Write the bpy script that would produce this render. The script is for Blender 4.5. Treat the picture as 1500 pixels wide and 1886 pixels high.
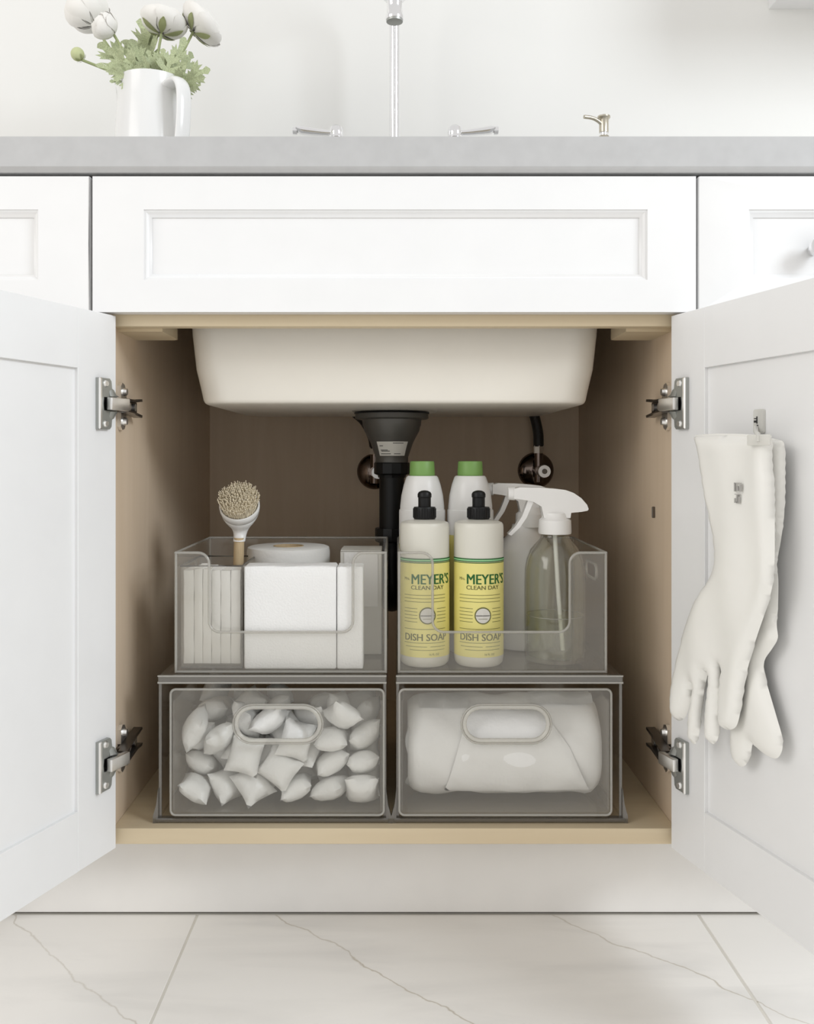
import bpy, bmesh, math, random
from mathutils import Vector, Matrix, Euler
from mathutils.geometry import tessellate_polygon, delaunay_2d_cdt

for _o in list(bpy.data.objects):
    bpy.data.objects.remove(_o)
SC = bpy.context.scene
COL = SC.collection

# ------------------------------------------------------------------ camera
# metres; X right, Y into the cabinet, Z up; cabinet carcass front at Y = 0
CAM = Vector((0.0, -1.058, 0.557))
F_PX, PX, PY = 1690.0, 726.5, 840.0
cam_d = bpy.data.cameras.new('camera')
cam = bpy.data.objects.new('camera', cam_d)
COL.objects.link(cam)
cam.location = CAM
cam.rotation_euler = (math.pi / 2, 0, 0)
cam_d.sensor_fit = 'HORIZONTAL'
cam_d.sensor_width = 36.0
cam_d.lens = F_PX / 1500 * 36.0
cam_d.shift_x = (750 - PX) / 1500
cam_d.shift_y = (PY - 943) / 1500
cam_d.clip_start = 0.01
SC.camera = cam

# ------------------------------------------------------------------ world and light
world = bpy.data.worlds.new('world')
SC.world = world
world.use_nodes = True
bg = world.node_tree.nodes['Background']
bg.inputs['Color'].default_value = (1.0, 0.985, 0.965, 1)
bg.inputs['Strength'].default_value = 0.76

def area_light(name, loc, target, sx, sy, power, col):
    d = bpy.data.lights.new(name, 'AREA')
    d.shape = 'RECTANGLE'
    d.size, d.size_y = sx, sy
    d.energy = power
    d.color = col
    o = bpy.data.objects.new(name, d)
    COL.objects.link(o)
    o.location = loc
    o.rotation_euler = (Vector(target) - Vector(loc)).to_track_quat('-Z', 'Y').to_euler()
    return o
area_light('window_daylight', (2.1, -1.5, 1.9), (-0.1, 0.2, 0.75), 0.9, 0.9, 37, (0.88, 0.94, 1.0))
area_light('left_fill_light', (-2.1, -1.5, 1.6), (0.3, 0.0, 0.6), 1.5, 1.3, 20, (1.0, 0.975, 0.94))  # unseen soft fill added at the left front to brighten the right door

SC.view_settings.view_transform = 'Standard'
SC.view_settings.look = 'None'
SC.view_settings.gamma = 1.0
SC.view_settings.use_curve_mapping = False
SC.view_settings.exposure = 0.0
SC.cycles.max_bounces = 5
SC.cycles.diffuse_bounces = 3
SC.cycles.glossy_bounces = 2
SC.cycles.transparent_max_bounces = 24
SC.cycles.use_denoising = True
SC.cycles.use_adaptive_sampling = True
SC.cycles.adaptive_threshold = 0.03
SC.cycles.caustics_reflective = False

# ------------------------------------------------------------------ helpers
ABS = {}

def tag(o, label=None, cat=None, group=None, kind=None):
    if label: o['label'] = label
    if cat: o['category'] = cat
    if group: o['group'] = group
    if kind: o['kind'] = kind
    return o

def thing(name, loc, label, cat, group=None, kind=None):
    o = bpy.data.objects.new(name, None)
    o.empty_display_size = 0.02
    o.location = loc
    COL.objects.link(o)
    ABS[o.name] = Vector(loc)
    return tag(o, label, cat, group, kind)

def mesh_of(bm, smooth):
    bmesh.ops.recalc_face_normals(bm, faces=bm.faces[:])
    me = bpy.data.meshes.new('m')
    bm.to_mesh(me)
    bm.free()
    if smooth is not None:
        for p in me.polygons:
            p.use_smooth = True
        if smooth < 180:
            me.set_sharp_from_angle(angle=math.radians(smooth))
    return me

def ob(name, bm, mat, parent=None, smooth=35, origin=None):
    """bm is built in world coordinates; linked as ONE mesh object under parent"""
    me = bm if isinstance(bm, bpy.types.Mesh) else mesh_of(bm, smooth)
    me.name = name
    o = bpy.data.objects.new(name, me)
    COL.objects.link(o)
    base = ABS[parent.name] if parent else Vector((0, 0, 0))
    org = Vector(origin) if origin is not None else base
    me.transform(Matrix.Translation(-org))
    o.location = org - base
    ABS[o.name] = org
    if parent: o.parent = parent
    for m in (mat if isinstance(mat, (list, tuple)) else [mat]):
        me.materials.append(m)
    return o

def P(x, y, Y):
    d = Y - CAM.y
    return Vector(((x - PX) * d / F_PX, Y, CAM.z + (PY - y) * d / F_PX))

def NB():
    return bmesh.new()

def box(bm, x0, x1, y0, y1, z0, z1, bev=0.0, seg=2):
    r = bmesh.ops.create_cube(bm, size=1)
    vs = r['verts']
    for v in vs:
        v.co = Vector(((x0 + x1) / 2 + v.co.x * (x1 - x0), (y0 + y1) / 2 + v.co.y * (y1 - y0), (z0 + z1) / 2 + v.co.z * (z1 - z0)))
    if bev > 0:
        es = list({e for v in vs for e in v.link_edges})
        bmesh.ops.bevel(bm, geom=es, offset=bev, segments=seg, profile=0.5, affect='EDGES')
    return bm

def obox(bm, M, x0, x1, y0, y1, z0, z1, bev=0.0, seg=2):
    """box in a frame given by function M(u, n, z) -> world"""
    t = bmesh.new()
    box(t, x0, x1, y0, y1, z0, z1, bev, seg)
    merge(bm, t, lambda c: M(c.x, c.y, c.z))
    return bm

def merge(bm, t, fn=None):
    idx = {}
    for v in t.verts:
        idx[v.index] = None
    t.verts.index_update()
    new = [bm.verts.new(fn(v.co) if fn else v.co) for v in t.verts]
    for f in t.faces:
        try:
            bm.faces.new([new[v.index] for v in f.verts])
        except ValueError:
            pass
    t.free()
    return bm

def ring_loft(bm, rings, closed=True, cap0=True, cap1=True):
    R = [[bm.verts.new(p) for p in r] for r in rings]
    n = len(R[0])
    for a, b in zip(R, R[1:]):
        for i in range(n if closed else n - 1):
            j = (i + 1) % n
            bm.faces.new((a[i], a[j], b[j], b[i]))
    if cap0: bm.faces.new(R[0][::-1])
    if cap1: bm.faces.new(R[-1])
    return bm

def lathe(bm, prof, cx, cy, seg=40, sx=1.0, sy=1.0, cap0=True, cap1=True):
    rings = []
    for r, z in prof:
        r = max(r, 1e-5)
        rings.append([Vector((cx + r * sx * math.cos(2 * math.pi * i / seg), cy + r * sy * math.sin(2 * math.pi * i / seg), z)) for i in range(seg)])
    return ring_loft(bm, rings, True, cap0, cap1)

def frame_of(d):
    d = d.normalized()
    a = Vector((0, 0, 1)) if abs(d.z) < 0.9 else Vector((1, 0, 0))
    u = d.cross(a).normalized()
    return u, d.cross(u).normalized()

def catmull(pts, n=8):
    pts = [Vector(p) for p in pts]
    Q = [2 * pts[0] - pts[1]] + pts + [2 * pts[-1] - pts[-2]]
    out = []
    for i in range(1, len(Q) - 2):
        p0, p1, p2, p3 = Q[i - 1:i + 3]
        for k in range(n):
            t = k / n
            out.append(0.5 * ((2 * p1) + (p2 - p0) * t + (2 * p0 - 5 * p1 + 4 * p2 - p3) * t * t + (3 * p1 - p0 - 3 * p2 + p3) * t ** 3))
    out.append(pts[-1])
    return out

def tube(bm, pts, r, seg=12, closed=False):
    """r number or list, parallel transported"""
    pts = [Vector(p) for p in pts]
    n = len(pts)
    rr = r if isinstance(r, (list, tuple)) else [r] * n
    tang = []
    for i in range(n):
        if closed:
            tang.append((pts[(i + 1) % n] - pts[i - 1]).normalized())
        else:
            tang.append((pts[min(i + 1, n - 1)] - pts[max(i - 1, 0)]).normalized())
    u, w = frame_of(tang[0])
    rings = []
    for i in range(n):
        t = tang[i]
        u = (u - t * u.dot(t)).normalized()
        w = t.cross(u)
        rings.append([pts[i] + (u * math.cos(2 * math.pi * k / seg) + w * math.sin(2 * math.pi * k / seg)) * rr[i] for k in range(seg)])
    if closed:
        rings.append(rings[0])
        R = [[bm.verts.new(p) for p in q] for q in rings[:-1]]
        for i in range(n):
            a, b = R[i], R[(i + 1) % n]
            for k in range(seg):
                bm.faces.new((a[k], a[(k + 1) % seg], b[(k + 1) % seg], b[k]))
        return bm
    return ring_loft(bm, rings, True, True, True)

def round_poly(x0, x1, y0, y1, r, seg=6):
    out = []
    rs = r if isinstance(r, (list, tuple)) else [r] * 4      # order: x1y1, x0y1, x0y0, x1y0
    for (cx, cy, a0, rad) in ((x1, y1, 0, rs[0]), (x0, y1, 90, rs[1]), (x0, y0, 180, rs[2]), (x1, y0, 270, rs[3])):
        if rad < 1e-6:
            out.append((cx, cy)); continue
        ox = cx - rad if cx == x1 else cx + rad
        oy = cy - rad if cy == y1 else cy + rad
        for k in range(seg + 1):
            a = math.radians(a0 + 90 * k / seg)
            out.append((ox + rad * math.cos(a), oy + rad * math.sin(a)))
    return out

def plate(bm, outer, holes, fn, t0, t1):
    """flat plate with holes; 2-D outline, fn(a, b, t) -> world, between t0 and t1"""
    loops = [outer] + list(holes)
    flat = [p for l in loops for p in l]
    tris = tessellate_polygon([[Vector((a, b, 0)) for a, b in l] for l in loops])
    A = [bm.verts.new(fn(a, b, t0)) for a, b in flat]
    B = [bm.verts.new(fn(a, b, t1)) for a, b in flat]
    for t in tris:
        try:
            bm.faces.new([A[i] for i in t]); bm.faces.new([B[i] for i in reversed(t)])
        except ValueError:
            pass
    k = 0
    for l in loops:
        n = len(l)
        for i in range(n):
            j = (i + 1) % n
            try:
                bm.faces.new((A[k + i], A[k + j], B[k + j], B[k + i]))
            except ValueError:
                pass
        k += n
    return bm

def dense(poly, step):
    out = []
    n = len(poly)
    for i in range(n):
        a, b = Vector(poly[i]), Vector(poly[(i + 1) % n])
        k = max(1, int((b - a).length / step))
        out += [a.lerp(b, q / k) for q in range(k)]
    return out

def smooth_closed(poly, n=5):
    pts = [Vector((p[0], p[1])) for p in poly]
    out = []
    m = len(pts)
    for i in range(m):
        p0, p1, p2, p3 = pts[i - 1], pts[i], pts[(i + 1) % m], pts[(i + 2) % m]
        for k in range(n):
            t = k / n
            out.append(0.5 * ((2 * p1) + (p2 - p0) * t + (2 * p0 - 5 * p1 + 4 * p2 - p3) * t * t + (3 * p1 - p0 - 3 * p2 + p3) * t ** 3))
    return out

def inflate(bm, poly, step, fn, thick, width, back=0.5, bump=None):
    """closed 2-D outline puffed up to a pillow; fn(a, b, h) -> world"""
    poly = dense(poly, step)
    n = len(poly)
    xs = [p.x for p in poly]; ys = [p.y for p in poly]
    def inside(x, y):
        c = False
        for i in range(n):
            a, b = poly[i], poly[i - 1]
            if (a.y > y) != (b.y > y) and x < (b.x - a.x) * (y - a.y) / (b.y - a.y) + a.x:
                c = not c
        return c
    def dist(x, y):
        best = 1e9
        for i in range(n):
            a, b = poly[i], poly[i - 1]
            dx, dy = b.x - a.x, b.y - a.y
            t = max(0, min(1, ((x - a.x) * dx + (y - a.y) * dy) / (dx * dx + dy * dy + 1e-18)))
            q = (x - a.x - t * dx) ** 2 + (y - a.y - t * dy) ** 2
            if q < best: best = q
        return math.sqrt(best)
    pts = list(poly)
    y = min(ys) + step * 0.5
    row = 0
    while y < max(ys):
        x = min(xs) + (step * 0.5 if row % 2 else 0)
        while x < max(xs):
            if inside(x, y) and dist(x, y) > step * 0.45:
                pts.append(Vector((x, y)))
            x += step
        y += step * 0.87
        row += 1
    res = delaunay_2d_cdt(pts, [(i, (i + 1) % n) for i in range(n)], [], 1, 1e-7)
    vs, tris, orig = res[0], res[2], res[3]
    T, B = [], []
    for i, v in enumerate(vs):
        isb = any(o < n for o in orig[i])
        d = 0 if isb else dist(v.x, v.y)
        q = min(1.0, d / width)
        h = thick * math.sqrt(max(0, 1 - (1 - q) ** 2))
        if bump: h += bump(v.x, v.y) * q
        t = bm.verts.new(fn(v.x, v.y, h))
        T.append(t)
        B.append(t if isb else bm.verts.new(fn(v.x, v.y, -h * back)))
    for t in tris:
        try:
            bm.faces.new([T[i] for i in t])
            if any(T[i] is not B[i] for i in t):
                bm.faces.new([B[i] for i in reversed(t)])
        except ValueError:
            pass
    return bm

def text_bm(s, size, xscale=1.0, bold=0.0, align='LEFT'):
    cu = bpy.data.curves.new('t', 'FONT')
    cu.body = s
    cu.size = size
    cu.align_x = align
    cu.resolution_u = 3
    o = bpy.data.objects.new('t', cu)
    COL.objects.link(o)
    dg = bpy.context.evaluated_depsgraph_get()
    me = bpy.data.meshes.new_from_object(o.evaluated_get(dg))
    bpy.data.objects.remove(o)
    bpy.data.curves.remove(cu)
    bm = bmesh.new()
    bm.from_mesh(me)
    bpy.data.meshes.remove(me)
    bmesh.ops.triangulate(bm, faces=bm.faces[:])
    for v in bm.verts:
        v.co.x *= xscale
    if bold:
        t = bm.copy()
        merge(bm, t, lambda c: Vector((c.x + bold, c.y, 0.00004)))
    return bm

# ------------------------------------------------------------------ materials
def nodes_of(m):
    m.use_nodes = True
    nt = m.node_tree
    return nt, nt.nodes, nt.links

def mat(name, col, rough=0.5, metal=0.0, var=0.04, scale=20.0, bump=0.0, bscale=80.0, stretch=None, coat=0.0, sss=0.0, spec=0.5):
    m = bpy.data.materials.new(name)
    nt, N, L = nodes_of(m)
    b = N['Principled BSDF']
    b.inputs['Roughness'].default_value = rough
    b.inputs['Metallic'].default_value = metal
    b.inputs['Coat Weight'].default_value = coat
    b.inputs['Specular IOR Level'].default_value = spec
    if sss:
        b.inputs['Subsurface Weight'].default_value = sss
        b.inputs['Subsurface Radius'].default_value = (0.01, 0.01, 0.008)
        b.inputs['Subsurface Scale'].default_value = 1.0
    tc = N.new('ShaderNodeTexCoord')
    mp = N.new('ShaderNodeMapping')
    L.new(tc.outputs['Object'], mp.inputs['Vector'])
    if stretch: mp.inputs['Scale'].default_value = stretch
    nz = N.new('ShaderNodeTexNoise')
    nz.inputs['Scale'].default_value = scale
    nz.inputs['Detail'].default_value = 2
    L.new(mp.outputs['Vector'], nz.inputs['Vector'])
    cr = N.new('ShaderNodeValToRGB')
    c = Vector(col)
    cr.color_ramp.elements[0].position = 0.3
    cr.color_ramp.elements[1].position = 0.7
    cr.color_ramp.elements[0].color = tuple(max(0, x * (1 - var)) for x in c) + (1,)
    cr.color_ramp.elements[1].color = tuple(min(1, x * (1 + var)) for x in c) + (1,)
    L.new(nz.outputs['Fac'], cr.inputs['Fac'])
    L.new(cr.outputs['Color'], b.inputs['Base Color'])
    if bump:
        n2 = N.new('ShaderNodeTexNoise')
        n2.inputs['Scale'].default_value = bscale
        n2.inputs['Detail'].default_value = 3
        L.new(mp.outputs['Vector'], n2.inputs['Vector'])
        bp = N.new('ShaderNodeBump')
        bp.inputs['Strength'].default_value = bump
        bp.inputs['Distance'].default_value = 0.002
        L.new(n2.outputs['Fac'], bp.inputs['Height'])
        L.new(bp.outputs['Normal'], b.inputs['Normal'])
    return m

def clear(name, tint, edge=0.55, base=0.03, rough=0.04, power=3.0, gcol=(1, 1, 1), milky=0.0, mcol=(0.8, 0.8, 0.78)):
    """thin clear plastic or glass: tinted see-through with a reflection that grows to grazing"""
    m = bpy.data.materials.new(name)
    nt, N, L = nodes_of(m)
    N.remove(N['Principled BSDF'])
    out = N['Material Output']
    tr = N.new('ShaderNodeBsdfTransparent')
    tr.inputs['Color'].default_value = tuple(tint) + (1,)
    gl = N.new('ShaderNodeBsdfGlossy')
    gl.inputs['Roughness'].default_value = rough
    gl.inputs['Color'].default_value = tuple(gcol) + (1,)
    lw = N.new('ShaderNodeLayerWeight')
    lw.inputs['Blend'].default_value = 0.5
    pw = N.new('ShaderNodeMath'); pw.operation = 'POWER'; pw.inputs[1].default_value = power
    L.new(lw.outputs['Facing'], pw.inputs[0])
    ma = N.new('ShaderNodeMath'); ma.operation = 'MULTIPLY_ADD'
    ma.inputs[1].default_value = edge; ma.inputs[2].default_value = base
    L.new(pw.outputs[0], ma.inputs[0])
    mx = N.new('ShaderNodeMixShader')
    L.new(ma.outputs[0], mx.inputs[0]); L.new(tr.outputs[0], mx.inputs[1]); L.new(gl.outputs[0], mx.inputs[2])
    last = mx
    if milky:
        df = N.new('ShaderNodeBsdfDiffuse'); df.inputs['Color'].default_value = tuple(mcol) + (1,)
        m2 = N.new('ShaderNodeMixShader'); m2.inputs[0].default_value = milky
        L.new(mx.outputs[0], m2.inputs[1]); L.new(df.outputs[0], m2.inputs[2])
        last = m2
    L.new(last.outputs[0], out.inputs['Surface'])
    return m

def marble():
    m = bpy.data.materials.new('marble_tile')
    nt, N, L = nodes_of(m)
    b = N['Principled BSDF']
    b.inputs['Roughness'].default_value = 0.32
    g = N.new('ShaderNodeNewGeometry')
    sp = N.new('ShaderNodeSeparateXYZ'); L.new(g.outputs['Position'], sp.inputs[0])
    ad = N.new('ShaderNodeMath'); ad.operation = 'ADD'
    L.new(sp.outputs['X'], ad.inputs[0]); L.new(sp.outputs['Y'], ad.inputs[1])
    def noise(scale, detail, dist=0.0):
        n = N.new('ShaderNodeTexNoise'); n.inputs['Scale'].default_value = scale
        n.inputs['Detail'].default_value = detail; n.inputs['Distortion'].default_value = dist
        L.new(g.outputs['Position'], n.inputs['Vector']); return n
    def mth(op, a, bb, c=None):
        n = N.new('ShaderNodeMath'); n.operation = op
        for i, v in enumerate((a, bb, c)):
            if v is None: continue
            if isinstance(v, (int, float)): n.inputs[i].default_value = v
            else: L.new(v, n.inputs[i])
        return n.outputs[0]
    n1 = noise(7.0, 6)
    n0 = noise(45.0, 3)
    t = mth('MULTIPLY_ADD', mth('SUBTRACT', n1.outputs['Fac'], 0.5), 0.10, ad.outputs[0])
    t = mth('MULTIPLY_ADD', mth('SUBTRACT', n0.outputs['Fac'], 0.5), 0.012, t)
    t = mth('ADD', t, 0.088 + 3.33 - 0.008)
    fr = mth('FRACT', mth('DIVIDE', t, 0.333), 0)
    d = mth('ABSOLUTE', mth('SUBTRACT', mth('FRACT', mth('ADD', fr, 0.5), 0), 0.5), 0)
    r1 = N.new('ShaderNodeValToRGB')
    r1.color_ramp.elements[0].position = 0.0; r1.color_ramp.elements[0].color = (1, 1, 1, 1)
    r1.color_ramp.elements[1].position = 0.007; r1.color_ramp.elements[1].color = (0, 0, 0, 1)
    L.new(d, r1.inputs['Fac'])
    fade = N.new('ShaderNodeValToRGB')
    fade.color_ramp.elements[0].position = 0.35; fade.color_ramp.elements[1].position = 0.6
    L.new(noise(4.0, 2).outputs['Fac'], fade.inputs['Fac'])
    vein = mth('MULTIPLY', r1.outputs['Color'], mth('MULTIPLY_ADD', fade.outputs['Color'], 0.5, 0.4))
    # broad cloudy bands beside the veins
    r2 = N.new('ShaderNodeValToRGB')
    r2.color_ramp.elements[0].position = 0.0; r2.color_ramp.elements[0].color = (1, 1, 1, 1)
    r2.color_ramp.elements[1].position = 0.22; r2.color_ramp.elements[1].color = (0, 0, 0, 1)
    L.new(d, r2.inputs['Fac'])
    mp = N.new('ShaderNodeMapping'); mp.inputs['Rotation'].default_value = (0, 0, math.radians(45)); mp.inputs['Scale'].default_value = (2.0, 9.0, 1)
    L.new(g.outputs['Position'], mp.inputs['Vector'])
    n3 = N.new('ShaderNodeTexNoise'); n3.inputs['Scale'].default_value = 2.2; n3.inputs['Detail'].default_value = 6; n3.inputs['Distortion'].default_value = 0.6
    L.new(mp.outputs['Vector'], n3.inputs['Vector'])
    cl = N.new('ShaderNodeValToRGB'); cl.color_ramp.elements[0].position = 0.45; cl.color_ramp.elements[1].position = 0.75
    L.new(n3.outputs['Fac'], cl.inputs['Fac'])
    cloud = mth('MULTIPLY', cl.outputs['Color'], mth('MULTIPLY_ADD', r2.outputs['Color'], 0.5, 0.5))
    m1 = N.new('ShaderNodeMixRGB'); m1.inputs[1].default_value = (0.84, 0.815, 0.775, 1); m1.inputs[2].default_value = (0.70, 0.68, 0.65, 1)
    L.new(cloud, m1.inputs[0])
    m2 = N.new('ShaderNodeMixRGB'); m2.inputs[2].default_value = (0.47, 0.42, 0.34, 1)
    L.new(vein, m2.inputs[0]); L.new(m1.outputs[0], m2.inputs[1])
    L.new(m2.outputs[0], b.inputs['Base Color'])
    return m

def wood(name, c0, c1, axis):
    m = bpy.data.materials.new(name)
    nt, N, L = nodes_of(m)
    b = N['Principled BSDF']; b.inputs['Roughness'].default_value = 0.5
    g = N.new('ShaderNodeNewGeometry')
    mp = N.new('ShaderNodeMapping')
    mp.inputs['Scale'].default_value = {'Z': (28, 28, 2.0), 'X': (2.0, 28, 28), 'Y': (28, 2.0, 28)}[axis]
    L.new(g.outputs['Position'], mp.inputs['Vector'])
    n = N.new('ShaderNodeTexNoise'); n.inputs['Scale'].default_value = 1.6; n.inputs['Detail'].default_value = 4; n.inputs['Distortion'].default_value = 0.8
    L.new(mp.outputs['Vector'], n.inputs['Vector'])
    cr = N.new('ShaderNodeValToRGB')
    cr.color_ramp.elements[0].position = 0.32; cr.color_ramp.elements[0].color = c0 + (1,)
    cr.color_ramp.elements[1].position = 0.68; cr.color_ramp.elements[1].color = c1 + (1,)
    L.new(n.outputs['Fac'], cr.inputs['Fac']); L.new(cr.outputs['Color'], b.inputs['Base Color'])
    return m

M = dict(
    paint=mat('white_cabinet_paint', (0.84, 0.84, 0.84), 0.38, var=0.01),
    toe=mat('toe_kick_paint', (0.86, 0.84, 0.81), 0.5, var=0.015),
    wall=mat('wall_paint', (0.83, 0.825, 0.80), 0.6, var=0.015, scale=3),
    quartz=mat('grey_quartz', (0.50, 0.50, 0.50), 0.35, var=0.03, scale=60),
    woodz=wood('maple_upright', (0.71, 0.565, 0.415), (0.75, 0.605, 0.455), 'Z'),
    woodx=wood('maple_across', (0.66, 0.54, 0.365), (0.70, 0.585, 0.405), 'X'),
    woody=wood('maple_deep', (0.66, 0.54, 0.365), (0.70, 0.585, 0.405), 'Y'),
    ceramic=mat('sink_ceramic', (0.84, 0.80, 0.72), 0.28, var=0.01),
    chrome=mat('chrome', (0.90, 0.90, 0.91), 0.10, 1.0, var=0.02),
    nickel=mat('nickel_hinge', (0.93, 0.92, 0.90), 0.36, 1.0, var=0.05),
    zinc=mat('grey_zinc', (0.42, 0.43, 0.41), 0.42, 0.75, var=0.06),
    darkmetal=mat('dark_steel', (0.16, 0.14, 0.12), 0.30, 0.9),
    brushed=mat('brushed_nickel', (0.56, 0.52, 0.43), 0.3, 1.0, var=0.05, stretch=(1, 1, 12)),
    strainer=mat('drain_grey', (0.115, 0.11, 0.10), 0.38, 0.3),
    black=mat('black_plastic', (0.007, 0.007, 0.007), 0.40, spec=0.3),
    hose=mat('black_hose', (0.02, 0.018, 0.016), 0.4, bump=0.5, bscale=400),
    escut=mat('dark_chrome', (0.20, 0.16, 0.14), 0.12, 1.0),
    paper=mat('label_paper', (0.72, 0.70, 0.64), 0.6),
    ink=mat('black_ink', (0.03, 0.03, 0.03), 0.6),
    green_ink=mat('dark_green_ink', (0.012, 0.12, 0.02), 0.6),
    olive_ink=mat('olive_ink', (0.16, 0.16, 0.045), 0.6),
    pale_green=mat('pale_green_ink', (0.32, 0.66, 0.33), 0.5),
    yellow=mat('yellow_label', (0.86, 0.78, 0.27), 0.5, var=0.02),
    soap=mat('milky_bottle', (0.74, 0.72, 0.64), 0.3, var=0.01),
    white=mat('white_plastic', (0.86, 0.85, 0.83), 0.32, var=0.01),
    greencap=mat('green_cap', (0.20, 0.37, 0.10), 0.45),
    towel=mat('white_paper', (0.86, 0.845, 0.81), 0.85, var=0.02, bump=0.25, bscale=250),
    sponge=mat('white_sponge', (0.90, 0.895, 0.88), 0.9, var=0.01, bump=0.35, bscale=420),
    bristle=mat('cream_bristle', (0.80, 0.71, 0.54), 0.7, var=0.10, scale=200),
    beech=mat('beech_handle', (0.62, 0.47, 0.28), 0.55, var=0.1, stretch=(60, 60, 3)),
    pod=mat('pod_film', (0.86, 0.86, 0.84), 0.3, var=0.015, bump=0.5, bscale=160),
    bag=mat('white_bag_film', (0.89, 0.89, 0.88), 0.6, var=0.01, bump=0.6, bscale=60),
    rubber=mat('white_rubber', (0.87, 0.86, 0.82), 0.42, var=0.015, bump=0.12, bscale=40),
    jug=mat('jug_glaze', (0.86, 0.86, 0.85), 0.18, var=0.005),
    petal=mat('white_petal', (0.86, 0.84, 0.80), 0.6, var=0.03),
    leafm=mat('grey_green_leaf', (0.44, 0.49, 0.29), 0.6, var=0.22, scale=40),
    stemm=mat('green_stem', (0.36, 0.41, 0.20), 0.6, var=0.12),
    budm=mat('green_bud', (0.58, 0.62, 0.34), 0.6, var=0.12),
    grout=mat('grout', (0.66, 0.63, 0.57), 0.9, var=0.04),
    marble=marble(),
    smoke=clear('smoky_clear_plastic', (0.93, 0.92, 0.90), 0.40, 0.03, 0.05, milky=0.03, mcol=(0.7, 0.64, 0.55)),
    bin=clear('clear_plastic', (0.982, 0.98, 0.972), 0.40, 0.04, 0.06, milky=0.04, mcol=(0.82, 0.77, 0.67)),
    rim=clear('clear_plastic_edge', (0.80, 0.79, 0.76), 0.35, 0.10, 0.15, milky=0.30, mcol=(0.75, 0.73, 0.68)),
    smokerim=clear('smoky_plastic_edge', (0.45, 0.42, 0.38), 0.4, 0.12, 0.12, milky=0.18, mcol=(0.45, 0.42, 0.37)),
    handle=clear('clear_handle_edge', (0.88, 0.87, 0.83), 0.4, 0.10, 0.10, milky=0.38, mcol=(0.86, 0.84, 0.79)),
    glass=clear('clear_glass', (0.945, 0.95, 0.925), 0.75, 0.035, 0.02, power=2.6),
    liquid=clear('clear_liquid', (0.93, 0.935, 0.88), 0.2, 0.02, 0.02, milky=0.06, mcol=(0.8, 0.8, 0.7)),
    clipm=clear('clear_clip', (0.95, 0.95, 0.93), 0.3, 0.05, 0.2, milky=0.6, mcol=(0.85, 0.84, 0.8)),
)

# ------------------------------------------------------------------ the room
ZC0, ZC1 = 0.8775, 0.9165          # countertop
ZT, ZB = 0.8735, 0.7200            # drawer fronts
ZDT, ZDB = 0.7170, 0.1095          # doors
WALL_Y = 0.62

fl = ob('floor', box(NB(), -2.6, 2.6, -2.6, WALL_Y, -0.06, -0.0009), M['grout'])
tag(fl, 'pale marble tiled kitchen floor in front of the cabinets', 'floor', kind='structure')
GX = [-0.2395 + 0.609 * k for k in range(-4, 5)]
tile_me = None
for row in range(2):
    y1 = 0.0565 - row * 1.219
    y0 = y1 - 1.217
    for k in range(8):
        bm = box(NB(), GX[k] + 0.0014, GX[k + 1] - 0.0014, y0, y1, -0.012, 0.0, 0.0008, 1)
        ob('tile', bm, M['marble'], fl, origin=((GX[k] + GX[k + 1]) / 2, (y0 + y1) / 2, 0))
wb = ob('wall_back', box(NB(), -2.6, 2.6, WALL_Y, WALL_Y + 0.1, -0.06, 2.7), M['wall'])
tag(wb, 'plain off-white painted wall behind the sink', 'wall', kind='structure')

kick = ob('baseboard_cabinets', box(NB(), -0.80, 0.605, 0.058, 0.073, 0.0025, 0.1085), M['toe'])
tag(kick, 'pale recessed toe kick board under the cabinets', 'toe kick', kind='structure')

# ------------------------------------------------------------------ countertop
SINK_CY = 0.26
ct = NB()
plate(ct, [(-0.80, -0.026), (0.605, -0.026), (0.605, WALL_Y), (-0.80, WALL_Y)],
      [[(a, b) for a, b in round_poly(-0.235, 0.235, SINK_CY - 0.175, SINK_CY + 0.175, 0.035)]],
      lambda a, b, t: Vector((a, b, t)), ZC0, ZC1)
es = [e for e in ct.edges if all(abs(v.co.y + 0.026) < 1e-5 for v in e.verts) and abs(e.verts[0].co.z - e.verts[1].co.z) < 1e-5 and abs(e.verts[0].co.x - e.verts[1].co.x) > 0.1]
low = [e for e in es if e.verts[0].co.z < 0.89]
top = [e for e in es if e.verts[0].co.z > 0.89]
bmesh.ops.bevel(ct, geom=low, offset=0.0055, segments=1, profile=0.5, affect='EDGES')
bmesh.ops.bevel(ct, geom=[e for e in ct.edges if all(abs(v.co.y + 0.026) < 1e-5 and v.co.z > 0.917 for v in e.verts)], offset=0.0012, segments=2, profile=0.5, affect='EDGES')
ctop = ob('countertop', ct, M['quartz'], smooth=30)
tag(ctop, 'light grey quartz countertop running over all the cabinets', 'countertop')

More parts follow.
